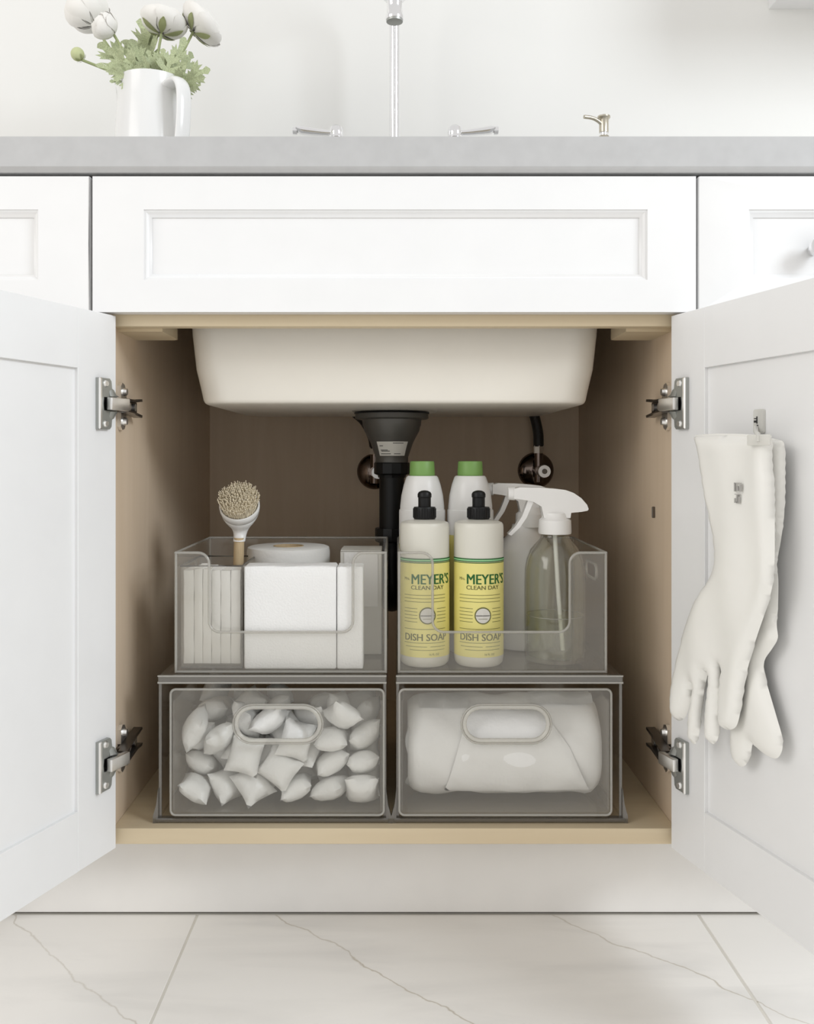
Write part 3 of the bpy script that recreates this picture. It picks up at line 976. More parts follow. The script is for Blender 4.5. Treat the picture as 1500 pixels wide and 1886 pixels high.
# paper roll and carton behind
rl = thing('paper_roll', (-0.1415, 0.160, BF), 'white paper roll standing behind the wide sponge block', 'paper roll')
prof = [(0.0205, BF), (0.052, BF), (0.0545, BF + 0.002), (0.0552, BF + 0.02), (0.0552, 0.430), (0.0540, 0.4355), (0.051, 0.4368), (0.0205, 0.4368)]
bm = NB()
lathe(bm, prof + [prof[0]], -0.1415, 0.1575 + 0.012, 56, cap0=False, cap1=False)
bmesh.ops.remove_doubles(bm, verts=bm.verts[:], dist=1e-7)
ob('paper', bm, M['towel'], rl)
bm = NB()
pc = [(0.0185, BF), (0.0203, BF), (0.0203, 0.4375), (0.0185, 0.4375)]
lathe(bm, pc + [pc[0]], -0.1415, 0.1695, 32, cap0=False, cap1=False)
bmesh.ops.remove_doubles(bm, verts=bm.verts[:], dist=1e-7)
ob('core', bm, M['beech'], rl)
ctn = thing('carton', (-0.0430, 0.150, BF), 'pale carton behind the narrow sponge block in the left bin', 'carton')
ob('box', box(NB(), -0.0690, -0.0160, 0.115, 0.185, BF, 0.4355, 0.0008, 1), M['paper'], ctn)
ob('lid_flap', box(NB(), -0.0685, -0.0165, 0.1142, 0.1502, 0.4357, 0.4367), M['paper'], ctn)
ob('front_flap', box(NB(), -0.0640, -0.0210, 0.1138, 0.1148, 0.3650, 0.4340), M['towel'], ctn)

# dish brush
br = thing('dish_brush', (-0.2000, 0.118, BF + 0.0022), 'round dish brush with cream bristles and white head in the clear caddy', 'brush')
bx, by = -0.1985, 0.122
hz = 0.506
hd = NB()
tube(hd, catmull([(-0.2060, 0.126, BF + 0.006), (-0.2035, 0.124, 0.36), (-0.2005, 0.1225, 0.42), (-0.1995, 0.122, 0.452)], 6), [0.0058] * 6 + [0.0062] * 6 + [0.0067] * 7, 16)
ob('handle', hd, M['beech'], br, smooth=60)
# head: neck that opens to a shallow cup facing up and out to the room
hz = 0.4895
FN = Vector((0.03, -0.74, 0.67)).normalized()
RT = Vector((1, 0, 0)); RT = (RT - FN * RT.dot(FN)).normalized()
UP = RT.cross(FN); UP = UP if UP.z > 0 else -UP
hc = Vector((bx, by, hz))
def BH(a, b, t):
    return hc + RT * a + UP * b + FN * t
hd = NB()
rings = []
base = Vector((-0.1995, 0.122, 0.4475))
for (t, r) in ((0.0, 0.0076), (0.12, 0.0078), (0.25, 0.0082), (0.38, 0.0092), (0.5, 0.0112), (0.62, 0.0142), (0.74, 0.0180), (0.86, 0.0215), (0.94, 0.0236), (1.0, 0.0245)):
    q = t * t * (3 - 2 * t)
    c = base.lerp(hc - FN * 0.004, t) + Vector((0, 0.006 * math.sin(math.pi * t), -0.003 * math.sin(math.pi * t)))
    fwd = Vector((0, -1, 0)).lerp(UP * -1.0, q).normalized()
    fwd = Vector((0, -1, 0)).slerp(-UP, q) if q < 1 else -UP
    rings.append([c + RT * r * math.cos(2 * math.pi * i / 40) + fwd * r * math.sin(2 * math.pi * i / 40) * (1.0 if t < 0.3 else 1.0) for i in range(40)])
ring_loft(hd, rings)
ob('head', hd, M['white'], br, smooth=70)
cupb = NB()
rg = []
for (r, t) in ((0.0200, -0.006), (0.0245, -0.0042), (0.0256, 0.002), (0.0258, 0.0075), (0.0250, 0.0085), (0.0238, 0.0080), (0.0232, 0.000), (0.0200, -0.002)):
    rg.append([BH(r * math.cos(2 * math.pi * i / 48), r * math.sin(2 * math.pi * i / 48), t) for i in range(48)])
ring_loft(cupb, rg)
ob('collar', cupb, M['white'], br, smooth=60)
bs = NB()
rnd = random.Random(8)
for ring in range(11):
    rad = 0.0012 + ring * 0.0021
    cnt = max(5, int(rad * 2 * math.pi / 0.0016))
    for k in range(cnt):
        a = 2 * math.pi * (k + rnd.uniform(-.45, .45)) / cnt
        r0 = rad * rnd.uniform(.92, 1.02)
        q = rad / 0.0222
        r1 = r0 * (1.0 + 0.16 * q * q) + rnd.uniform(-.0006, .0014)
        hgt = 0.0295 + rnd.uniform(-.0025, .002) - 0.0065 * q ** 2.2
        p0 = BH(r0 * math.cos(a), r0 * math.sin(a), 0.0)
        pm = BH(r0 * 1.02 * math.cos(a), r0 * 1.02 * math.sin(a), hgt * 0.5)
        p1 = BH(r1 * math.cos(a) + rnd.uniform(-.0007, .0007), r1 * math.sin(a) + rnd.uniform(-.0007, .0007), hgt)
        tube(bs, [p0, pm, p1], [0.0008, 0.00075, 0.00065], 4)
rg = [[BH(q * 0.0222 * math.cos(2 * math.pi * i / 32), q * 0.0222 * math.sin(2 * math.pi * i / 32), tt_) for i in range(32)] for q, tt_ in ((0.98, 0.0), (1.0, 0.012), (1.0, 0.0165), (0.75, 0.0200), (0.3, 0.0215))]
ring_loft(bs, rg)
o = ob('bristles', bs, M['bristle'], br)
o['kind'] = 'stuff'

# ------------------------------------------------------------------ right bin contents
def cyl_pt(cx, cy, r, x, z):
    a = x / r
    return Vector((cx + r * math.sin(a), cy - r * math.cos(a), z))
def cyl_patch(cx, cy, r, x0, x1, z0, z1, n=None):
    n = n or max(2, int(abs(x1 - x0) / 0.0022))
    bm = NB()
    A = [bm.verts.new(cyl_pt(cx, cy, r, x0 + (x1 - x0) * i / n, z0)) for i in range(n + 1)]
    B = [bm.verts.new(cyl_pt(cx, cy, r, x0 + (x1 - x0) * i / n, z1)) for i in range(n + 1)]
    for i in range(n):
        bm.faces.new((A[i], A[i + 1], B[i + 1], B[i]))
    return bm
def cyl_text(cx, cy, r, s, x, z, size, xs=1.0, bold=0.0):
    t = text_bm(s, size, xs, bold)
    bmesh.ops.subdivide_edges(t, edges=[e for e in t.edges if abs(e.verts[0].co.x - e.verts[1].co.x) > 0.004], cuts=1)
    bm = NB()
    return merge(bm, t, lambda c: cyl_pt(cx, cy, r, x + c.x, z + c.y))

def soap_bottle(cx, cy, label):
    b = thing('dish_soap_bottle', (cx, cy, BF), label, 'bottle', 'lemon yellow dish soap bottles in the right bin')
    R = 0.0303
    prof = [(0.020, BF), (0.0265, BF + 0.0005), (0.0292, BF + 0.0035), (0.0303, BF + 0.010), (0.0303, 0.470), (0.0300, 0.4735), (0.0285, 0.4760), (0.0240, 0.4778), (0.0150, 0.4790), (0.0118, 0.4800), (0.0118, 0.484)]
    ob('body', lathe(NB(), prof, cx, cy, 56), M['soap'], b)
    cp = NB()
    lathe(cp, [(0.0125, 0.4800), (0.0134, 0.4805), (0.0136, 0.4815), (0.0136, 0.4935), (0.0130, 0.4948), (0.0085, 0.4952)], cx, cy, 36)
    cap = ob('cap', cp, M['black'], b, smooth=30)
    sp = NB()
    lathe(sp, [(0.0078, 0.4950), (0.0078, 0.5060), (0.0086, 0.5068), (0.0086, 0.5105), (0.0072, 0.5130), (0.0040, 0.5146), (0.0015, 0.5150)], cx, cy, 28)
    ob('spout', sp, M['black'], cap, smooth=30)
    for k in range(24):
        a = 2 * math.pi * k / 24
        if math.sin(a) > 0.25: continue
        rb = NB()
        c = Vector((cx + 0.0137 * math.cos(a), cy + 0.0137 * math.sin(a), 0))
        tube(rb, [c + Vector((0, 0, 0.4818)), c + Vector((0, 0, 0.4930))], 0.0006, 5)
        ob('rib', rb, M['black'], cap)
    lab = ob('label', cyl_patch(cx, cy, R + 0.00025, -0.0445, 0.0445, 0.3165, 0.4300, 44), M['yellow'], b, smooth=60)
    ob('stripe', cyl_patch(cx, cy, R + 0.00045, -0.0445, 0.0445, 0.4305, 0.4345, 44), M['green_ink'], lab, smooth=60)
    ob('stripe', cyl_patch(cx, cy, R + 0.00060, -0.0445, 0.0445, 0.4315, 0.4332, 44), M['pale_green'], lab, smooth=60)
    ob('stripe', cyl_patch(cx, cy, R + 0.00045, -0.0445, 0.0445, 0.4288, 0.4297, 44), M['green_ink'], lab, smooth=60)
    r2 = R + 0.0006
    def W(nm, s, x, z, size, xs, bold, m):
        ob(nm, cyl_text(cx, cy, r2, s, x, z, size, xs, bold), M[m], lab, smooth=None)
    W('lettering', "MEYER'S", -0.0185, 0.4040, 0.0172, 0.86, 0.0007, 'green_ink')
    W('lettering', "Mrs.", -0.0285, 0.4085, 0.0050, 1.0, 0.0, 'olive_ink')
    W('lettering', "CLEAN DAY", -0.0185, 0.3975, 0.0070, 1.12, 0.0003, 'olive_ink')
    W('lettering', "DISH SOAP", -0.0280, 0.3365, 0.0118, 0.98, 0.0005, 'olive_ink')
    ln = NB()
    for z in (0.3905, 0.3865, 0.3825):
        merge(ln, cyl_patch(cx, cy, r2, -0.0285, 0.0275, z, z + 0.0005))
    for i, z in enumerate((0.3745, 0.3705, 0.3665, 0.3625, 0.3585)):
        merge(ln, cyl_patch(cx, cy, r2, -0.0285, -0.0098, z, z + 0.0005))
        merge(ln, cyl_patch(cx, cy, r2, 0.0145, 0.0285, z, z + 0.0005))
    for (xa, xb, z) in ((-0.0285, 0.0275, 0.3500), (-0.0285, 0.0275, 0.3335), (-0.0265, 0.0020, 0.3290), (0.0060, 0.0270, 0.3290), (-0.0200, 0.0260, 0.3250)):
        merge(ln, cyl_patch(cx, cy, r2, xa, xb, z, z + 0.0005))
    ob('printed_line', ln, M['olive_ink'], lab, smooth=None)
    W('lettering', "16 FL OZ", 0.0040, 0.3190, 0.0034, 1.0, 0.0, 'olive_ink')
    def disc(r, dr_, m, nm):
        bm = NB()
        n = 28
        c = bm.verts.new(cyl_pt(cx, cy, r2 + dr_, 0.0025, 0.3665))
        rim_ = [bm.verts.new(cyl_pt(cx, cy, r2 + dr_, 0.0025 + r * math.cos(2 * math.pi * k / n), 0.3665 + r * math.sin(2 * math.pi * k / n))) for k in range(n)]
        for k in range(n):
            bm.faces.new((c, rim_[k], rim_[(k + 1) % n]))
        ob(nm, bm, M[m], lab, smooth=None)
    disc(0.0102, 0.0002, 'olive_ink', 'seal_ring')
    disc(0.0088, 0.0004, 'paper', 'seal')
    ob('printed_line', cyl_patch(cx, cy, r2 + 0.0007, -0.0060, 0.0110, 0.3662, 0.3669), M['ink'], lab, smooth=None)
    ob('printed_line', cyl_patch(cx, cy, r2 + 0.0007, -0.0030, 0.0080, 0.3625, 0.3629), M['olive_ink'], lab, smooth=None)
soap_bottle(0.0372, 0.0665, 'yellow labelled dish soap bottle at the left end of the right bin')
soap_bottle(0.1034, 0.0665, 'yellow labelled dish soap bottle next to the clear spray bottle')

def cleaner_bottle(cx, cy, label):
    b = thing('cleaner_bottle', (cx, cy, BF), label, 'bottle', 'white cleaner bottles with green caps')
    prof = [(0.024, BF), (0.0288, BF + 0.001), (0.0303, BF + 0.006), (0.0303, 0.484), (0.0300, 0.4868), (0.0290, 0.4875), (0.0288, 0.492), (0.0272, 0.506), (0.0240, 0.520), (0.0208, 0.5292), (0.0190, 0.5312), (0.014, 0.5315)]
    bm = lathe(NB(), prof, cx, cy, 56)
    ob('body', bm, M['white'], b)
    ob('cap', lathe(NB(), [(0.0130, 0.5312), (0.0162, 0.5315), (0.0165, 0.5325), (0.0166, 0.5345), (0.0158, 0.5490), (0.0150, 0.5502), (0.001, 0.5504)], cx, cy, 40), M['greencap'], b)
    ob('front_label', cyl_patch(cx, cy, 0.0306, -0.04, 0.04, 0.33, 0.455, 40), M['yellow'], b, smooth=60)
cleaner_bottle(0.0366, 0.1430, 'white cleaner bottle with green cap nearest the drain pipe')
cleaner_bottle(0.0994, 0.1430, 'white cleaner bottle with green cap nearest the spray bottles')

# trigger sprayers
def sprayer_head(parent, cx, cy, z, m, L=1.0, ang=0.0):
    """z: bottom of the collar; nozzle points to -X (turned by ang)"""
    ca, sa = math.cos(ang), math.sin(ang)
    def fn(a, b, t):
        return Vector((cx + a * ca - t * sa, cy + a * sa + t * ca, z + b))
    co = NB()
    lathe(co, [(0.0150, z), (0.0200, z), (0.0206, z + 0.002), (0.0200, z + 0.017), (0.0165, z + 0.020), (0.0150, z + 0.026)], cx, cy, 36)
    ob('collar', co, m, parent, smooth=40)
    prof = [(-0.052, 0.056), (-0.052, 0.044), (-0.040, 0.0425), (-0.028, 0.0400), (-0.018, 0.034), (-0.0150, 0.0200), (0.0175, 0.0200), (0.0185, 0.0265), (0.030, 0.0275), (0.0385, 0.0290),
            (0.0400, 0.0310), (0.0380, 0.0365), (0.0310, 0.0445), (0.0215, 0.0510), (0.0120, 0.0545), (0.000, 0.0560), (-0.02, 0.0575), (-0.045, 0.0580)]
    bd = NB()
    plate(bd, prof, [], fn, -0.0105, 0.0105)
    bmesh.ops.bevel(bd, geom=[e for e in bd.edges if abs(e.calc_face_angle(0)) > 1.2], offset=0.003, segments=3, profile=0.5, affect='EDGES')
    ob('spray_head', bd, m, parent, smooth=45)
    nz = NB()
    tube(nz, [fn(-0.050, 0.050, 0), fn(-0.0585, 0.050, 0)], [0.0085, 0.0080], 4 * 6)
    ob('nozzle', nz, m, parent, smooth=40)
    tg = NB()
    rings = []
    for p, wdt, th in (((-0.030, 0.044), 0.007, 0.0035), ((-0.034, 0.034), 0.0075, 0.003), ((-0.039, 0.022), 0.0075, 0.0028), ((-0.047, 0.010), 0.0075, 0.0025), ((-0.057, 0.000), 0.007, 0.002)):
        a, b = p
        rings.append([fn(a - th, b, -wdt), fn(a - th, b, wdt), fn(a + th, b - 0.002, wdt), fn(a + th, b - 0.002, -wdt)])
    ring_loft(tg, rings)
    ob('trigger', tg, m, parent, smooth=50)
    dt = NB()
    tube(dt, [(cx, cy, z), (cx + 0.004, cy, z - 0.07), (cx + 0.010, cy, BF + 0.012)], 0.0028, 10)
    ob('dip_tube', dt, m, parent, smooth=50)

gs = thing('spray_bottle', (0.2000, 0.0845, BF), 'clear glass spray bottle with white trigger head', 'spray bottle')
gx, gy = 0.2000, 0.0845
go = [(0.0300, BF + 0.0002), (0.0362, BF + 0.0015), (0.0378, BF + 0.006), (0.0378, 0.405), (0.0372, 0.418), (0.0350, 0.430), (0.0305, 0.441), (0.0240, 0.4490), (0.0190, 0.4540), (0.0172, 0.458), (0.0165, 0.462)]
gi = [(0.0140, 0.462), (0.0150, 0.456), (0.0215, 0.447), (0.0285, 0.438), (0.0326, 0.428), (0.0350, 0.417), (0.0355, 0.405), (0.0355, BF + 0.012), (0.034, BF + 0.0065), (0.001, BF + 0.0062)]
ob('glass_body', lathe(NB(), go + gi, gx, gy, 56, cap0=True, cap1=True), M['glass'], gs, smooth=50)
ob('liquid', lathe(NB(), [(0.001, BF + 0.0068), (0.0335, BF + 0.0072), (0.0350, BF + 0.0125), (0.0350, 0.3600), (0.001, 0.3600)], gx, gy, 48), M['liquid'], gs, smooth=50)
mn = NB()
tube(mn, [(gx + 0.0352 * math.cos(2 * math.pi * i / 48), gy + 0.0352 * math.sin(2 * math.pi * i / 48), 0.3600) for i in range(48)], 0.0006, 6, closed=True)
ob('liquid_surface', mn, M['rim'], gs, smooth=80)
sprayer_head(gs, gx, gy, 0.4605, M['white'])

ws = thing('spray_bottle', (0.1745, 0.1680, BF), 'white spray bottle behind the clear glass one', 'spray bottle')
wx, wy = 0.1745, 0.1680
ob('body', lathe(NB(), [(0.030, BF), (0.0378, BF + 0.001), (0.0395, BF + 0.006), (0.0395, 0.415), (0.0380, 0.430), (0.0330, 0.441), (0.0230, 0.452), (0.0180, 0.459), (0.0165, 0.466)], wx, wy, 56), M['white'], ws, smooth=50)
sprayer_head(ws, wx + 0.008, wy, 0.463, M['white'])

# ------------------------------------------------------------------ dishwasher pods
PODS = [(-0.2377,0.0416,0.1601,-0.55,-0,-1.57),
        (-0.1628,0.0786,0.1582,-3.04,-0.1,-1.53),
        (-0.0765,0.0473,0.1592,0.01,2.8,-0.34),
        (-0.0385,0.0362,0.162,-0.01,2.31,-1.53),
        (-0.2348,0.1041,0.1607,0.07,0.54,-1.57),
        (-0.1731,0.1187,0.1597,-0.08,0.41,1.62),
        (-0.1138,0.1206,0.159,-0.37,3.06,0.28),
        (-0.0476,0.1142,0.1586,-0.2,3.12,-0.71),
        (-0.2183,0.1443,0.159,-0.1,2.83,-1.68),
        (-0.1626,0.1615,0.1589,-2.81,-0.07,-1.6),
        (-0.117,0.1616,0.1584,-0.02,3.01,1.57),
        (-0.041,0.1638,0.1582,-0.11,-0.04,0),
        (-0.2361,0.0702,0.1799,0.42,0.49,1.55),
        (-0.1691,0.041,0.1653,0.39,0.73,-0.66),
        (-0.1176,0.0454,0.1595,-0.45,0.06,1.63),
        (-0.0378,0.072,0.162,-0.07,0.82,-1.57),
        (-0.1779,0.0911,0.1831,0.05,0.11,-1.66),
        (-0.1269,0.0881,0.1694,-0.56,3.06,0.54),
        (-0.0814,0.0948,0.1649,0.06,-2.89,-1.17),
        (-0.0592,0.1157,0.1856,-0.05,0.17,1.87),
        (-0.2317,0.167,0.1872,0.3,2.25,1.81),
        (-0.1776,0.1414,0.1806,-3.09,-0.34,-0.4),
        (-0.1344,0.1564,0.1826,0.31,0.15,-1.17),
        (-0.0789,0.1545,0.1657,-0.75,0.37,1.67),
        (-0.2021,0.0529,0.1609,-2.2,0,1.02),
        (-0.1369,0.0341,0.1875,-1.14,-0.51,2.79),
        (-0.0758,0.0529,0.1891,0.1,2.61,0.22),
        (-0.0375,0.0497,0.1884,0.18,-0.4,-1.57),
        (-0.2273,0.1114,0.1951,0.58,-0.58,1.22),
        (-0.1458,0.0656,0.1912,-1.09,-0.62,-2.78),
        (-0.1028,0.0987,0.194,-1.34,0.01,1.66),
        (-0.0406,0.0843,0.1965,-2.26,0.06,0.12),
        (-0.1932,0.1572,0.2013,0.26,0.67,2.67),
        (-0.143,0.1279,0.1981,-0.57,-3.04,-0.02),
        (-0.098,0.1664,0.1879,-0.38,-2.51,1.81),
        (-0.0397,0.1638,0.1873,-3.07,-0.25,0),
        (-0.2119,0.0477,0.2182,-0.54,2.5,-1.24),
        (-0.1773,0.0336,0.2029,0.55,-1.97,-2.18),
        (-0.0754,0.0416,0.2186,-0.04,-0,1.57),
        (-0.0526,0.1367,0.2078,-0.44,-0.04,-0.64),
        (-0.2094,0.0847,0.1973,-1.36,0.62,-2.06),
        (-0.1844,0.0661,0.2024,-0.25,2.46,1.16),
        (-0.1086,0.0597,0.1994,-0,2.57,1.15),
        (-0.0783,0.1051,0.2148,-2.6,0.13,1.12),
        (-0.2324,0.1467,0.2072,-0.69,0.04,3.1),
        (-0.1933,0.1175,0.2123,0.47,-2.78,-0.16),
        (-0.1495,0.0948,0.208,0.72,-3,-0.04),
        (-0.1945,0.1674,0.2307,0.72,-0.26,-3.06),
        (-0.2378,0.0784,0.2115,-0.8,0.33,1.78),
        (-0.1797,0.0541,0.2378,-0.59,-1.01,-1.9),
        (-0.1331,0.0629,0.2251,0.98,0.66,-0.63),
        (-0.1164,0.0342,0.2206,-1.1,1.97,0.81),
        (-0.1483,0.1009,0.2399,2.35,0.29,1.81),
        (-0.1236,0.118,0.2214,0.17,0.23,-0.79),
        (-0.068,0.0862,0.2416,-0.4,1.85,2.35),
        (-0.035,0.0953,0.2337,0.17,1.1,2.96),
        (-0.2291,0.1298,0.2312,-0.17,0.16,-2.98),
        (-0.1725,0.135,0.2299,-0.49,-2.48,0.02),
        (-0.1348,0.1637,0.2121,0.07,-3.06,-0),
        (-0.0798,0.1616,0.2181,0.59,-0.1,-1.64),
        (-0.2386,0.0432,0.2325,-0.66,1,2.7),
        (-0.1482,0.0372,0.2432,0.46,0.66,3.14),
        (-0.0619,0.0396,0.2488,0.66,2.68,-1.06),
        (-0.0364,0.0573,0.2192,2.46,-0.5,0.41),
        (-0.2281,0.09,0.2403,0.12,-0.24,-1.46),
        (-0.1848,0.1011,0.2427,0.43,-0.73,0.26),
        (-0.1003,0.0735,0.2334,1.06,3,-0.57),
        (-0.0441,0.1318,0.2381,-2.8,-0.17,0.18),
        (-0.2363,0.1619,0.2484,-1.58,-1.03,0.88),
        (-0.1523,0.1625,0.2414,0.56,0.27,1.73),
        (-0.0921,0.1274,0.2379,0.21,-0.22,-1.39),
        (-0.0403,0.1643,0.2244,0.96,0.5,-2.83)]
def pod_mesh(a, b, h, seed):
    rnd = random.Random(seed)
    n = 9
    bm = NB()
    top, bot = {}, {}
    ph = rnd.uniform(0, 6)
    for i in range(n + 1):
        for j in range(n + 1):
            u, v = -1 + 2 * i / n, -1 + 2 * j / n
            q = (1 - u * u) * (1 - v * v)
            z = h * q ** 0.42
            wr = 0.0006 * math.sin(9 * u + ph) * math.cos(8 * v - ph) * (q ** .3)
            x = a * u * (1 - .09 * (1 - v * v)); y = b * v * (1 - .09 * (1 - u * u))
            edge = i in (0, n) or j in (0, n)
            if edge:
                z0 = 0.0008 * math.sin(5 * (u - v) + ph)
                top[i, j] = bot[i, j] = bm.verts.new((x, y, z0))
            else:
                top[i, j] = bm.verts.new((x, y, z + wr))
                bot[i, j] = bm.verts.new((x, y, -z * .9 - wr))
    for i in range(n):
        for j in range(n):
            bm.faces.new((top[i, j], top[i + 1, j], top[i + 1, j + 1], top[i, j + 1]))
            bm.faces.new((bot[i, j], bot[i, j + 1], bot[i + 1, j + 1], bot[i + 1, j]))
    me = mesh_of(bm, 60)
    me.materials.append(M['pod'])
    me.name = 'dishwasher_pod'
    return me
pod_meshes = [pod_mesh(.0228, .0205, .0140, s) for s in range(4)]
for i, (x, y, z, rx, ry, rz) in enumerate(PODS):
    o = bpy.data.objects.new('dishwasher_pod', pod_meshes[i % 4])
    COL.objects.link(o)
    o.location = (x, y, z - 0.0012)
    o.rotation_euler = (rx, ry, rz)
    tag(o, 'small white pillow shaped dishwasher pod heaped in the left drawer organizer', 'dishwasher pod', 'dishwasher pods heaped in the left drawer organizer')

# ------------------------------------------------------------------ trash bag roll
tb = thing('trash_bag_roll', (0.1310, 0.085, 0.1412), 'thick roll of white trash bags with loose flap in the right drawer organizer', 'trash bags')
bm = NB()
rings = []
rnd = random.Random(2)
n = 48
RC = Vector((0, 0.0805, 0.2025))
X0, X1 = 0.0165, 0.2470
K = 30
for k in range(K + 1):
    t = k / K
    x = X0 + (X1 - X0) * t
    e = min(t, 1 - t)
    sc = 1 - 0.16 * max(0, 1 - e / 0.07) ** 2
    ring = []
    for i in range(n):
        a = 2 * math.pi * i / n
        wr = 0.0010 * math.sin(3 * a + 14 * t) + 0.0008 * math.sin(7 * a - 23 * t) + 0.0006 * math.sin(31 * t + 2 * a)
        r = (0.0590 + wr) * sc
        ring.append(Vector((x, RC.y + r * 1.0 * math.cos(a), RC.z + r * 1.0 * math.sin(a))))
    rings.append(ring)
inn = [[Vector((p.x + (0.012 if False else 0), RC.y + (p.y - RC.y) * 0.55, RC.z + (p.z - RC.z) * 0.55)) for p in rings[-1]]]
ring_loft(bm, rings)
ob('roll', bm, M['bag'], tb, smooth=70)
def on_roll(x, s, lift):
    """s: arc length up the front of the roll from its lowest visible line"""
    a = math.pi + 0.95 - s / 0.0610
    r = 0.0608 + lift
    return Vector((x, RC.y + r * math.cos(a), RC.z + r * math.sin(a)))
fl_poly = [(0.0590, 0.010), (0.100, 0.0075), (0.146, 0.0068), (0.190, 0.0095), (0.2315, 0.0125), (0.2270, 0.024), (0.2060, 0.070), (0.1860, 0.098), (0.1740, 0.113), (0.130, 0.1175), (0.088, 0.113), (0.0800, 0.085), (0.0680, 0.045)]
fb = NB()
inflate(fb, [Vector(p) for p in fl_poly], 0.005, lambda a, b, h: on_roll(a, b, 0.0018 + h), 0.0022, 0.008, back=0.3,
        bump=lambda x, y: 0.0007 * math.sin((x - 0.13) * 60 / (0.35 + y * 6)) + 0.0004 * math.sin(y * 150 + x * 40))
ob('flap', fb, M['bag'], tb, smooth=70)
# crumpled film along the top of the roll
for (pp, s0) in (([(0.030, .002), (0.044, -.002), (0.060, .003), (0.075, -.001), (0.090, .002)], 0.118), ([(0.165, .002), (0.180, .006), (0.197, .007), (0.212, .002), (0.228, .003), (0.240, .006)], 0.124)):
    cr = NB()
    rows = []
    pts = catmull([(a, b, 0) for a, b in pp], 6)
    for j in range(5):
        rows.append([on_roll(p.x, s0 + j * 0.007, 0.0012 + max(0, p.y) * (1.0 if j in (1, 2) else 0.3)) for p in pts])
    g = [[cr.verts.new(p) for p in row] for row in rows]
    for j in range(4):
        for i in range(len(pts) - 1):
            cr.faces.new((g[j][i], g[j][i + 1], g[j + 1][i + 1], g[j + 1][i]))
    bmesh.ops.solidify(cr, geom=cr.faces[:], thickness=0.0006)
    ob('film_fold', cr, M['bag'], tb, smooth=70)
side = NB()
rings = []
for k in range(7):
    t = k / 6
    rings.append([Vector((X0 + 0.004 - 0.0075 * math.sin(t * 3.0) * (0.6 + 0.4 * math.sin(5 * a)), RC.y + (0.052 - 0.006 * t) * math.cos(a), RC.z + (0.052 - 0.006 * t) * math.sin(a))) for a in [math.pi * 0.62 + q * math.pi * 0.76 / 24 for q in range(25)]])
ring_loft(side, rings, closed=False, cap0=False, cap1=False)
bmesh.ops.solidify(side, geom=side.faces[:], thickness=0.0006)
ob('film_fold', side, M['bag'], tb, smooth=70)

# ------------------------------------------------------------------ rubber gloves on the right door
def door_px(x, y, off):
    """pixel -> (u, z) on the right door's plane at distance off from its inner face"""
    d = Vector(((x - PX) / F_PX, 1.0, (PY - y) / F_PX))
    t = (off - (CAM - oR).dot(nR)) / d.dot(nR)
    p = CAM + d * t
    return ((p - oR).dot(uR), p.z)
def crop_px(x, y):
    return (x / 2.6933 + 1200, y / 2.6943 + 730)
def glove(name, pts, off, thick, label, width):
    poly = [Vector(door_px(*crop_px(x, y), off)) for x, y in pts]
    poly = smooth_closed(poly, 4)
    zt = max(p.y for p in poly)
    bm = NB()
    inflate(bm, poly, 0.0052, lambda a, b, h: DR(a, off + h, b), thick, width, back=0.7,
            bump=lambda x, z: 0.0012 * math.sin(x * 95 + z * 12) + 0.0010 * math.sin(z * 38 - x * 60))
    g = thing('rubber_glove', DR(poly[0].x, off, min(p.y for p in poly)), label, 'glove', 'white rubber gloves on the right door')
    ob('glove_body', bm, M['rubber'], g, smooth=80)
    return g
front_pts = [(222, 197), (300, 190), (400, 190), (500, 194), (592, 197), (596, 300), (606, 420), (612, 560), (613, 700), (612, 820), (603, 930), (584, 1015), (556, 1100), (522, 1200),
             (492, 1300), (468, 1400), (450, 1510), (438, 1590), (420, 1640), (388, 1655), (356, 1643), (342, 1600), (340, 1500), (346, 1420), (354, 1360), (350, 1338), (341, 1342),
             (343, 1420), (338, 1520), (338, 1620), (332, 1695), (312, 1725), (288, 1712), (277, 1660), (279, 1560), (288, 1460), (293, 1395), (287, 1374), (278, 1392),
             (262, 1470), (248, 1570), (240, 1660), (226, 1718), (205, 1722), (190, 1688), (190, 1610), (203, 1520), (216, 1450), (214, 1425), (206, 1450),
             (194, 1520), (176, 1580), (150, 1608), (122, 1600), (108, 1550), (108, 1470), (118, 1390), (134, 1310), (160, 1200), (195, 1090), (240, 985), (288, 912), (318, 850),
             (322, 760), (308, 660), (282, 540), (262, 420), (248, 320), (236, 250)]
back_pts = [(470, 205), (560, 205), (640, 217), (662, 250), (664, 400), (661, 560), (646, 700), (624, 830), (631, 910), (629, 1050), (623, 1130), (628, 1200), (602, 1250), (562, 1312),
            (563, 1380), (590, 1480), (625, 1600), (650, 1690), (650, 1755), (626, 1795), (588, 1790), (540, 1758), (505, 1725), (492, 1790), (462, 1835), (425, 1825), (404, 1760), (398, 1650),
            (400, 1500), (430, 1300), (470, 1100), (490, 900), (490, 600), (480, 400), (470, 300)]
gback = glove('rubber_glove', back_pts, 0.0105, 0.0075, 'white rubber glove hanging behind the other one on the right door', 0.016)
gfront = glove('rubber_glove', front_pts, 0.0270, 0.0085, 'white rubber glove in front with wide cuff and dangling fingers', 0.015)
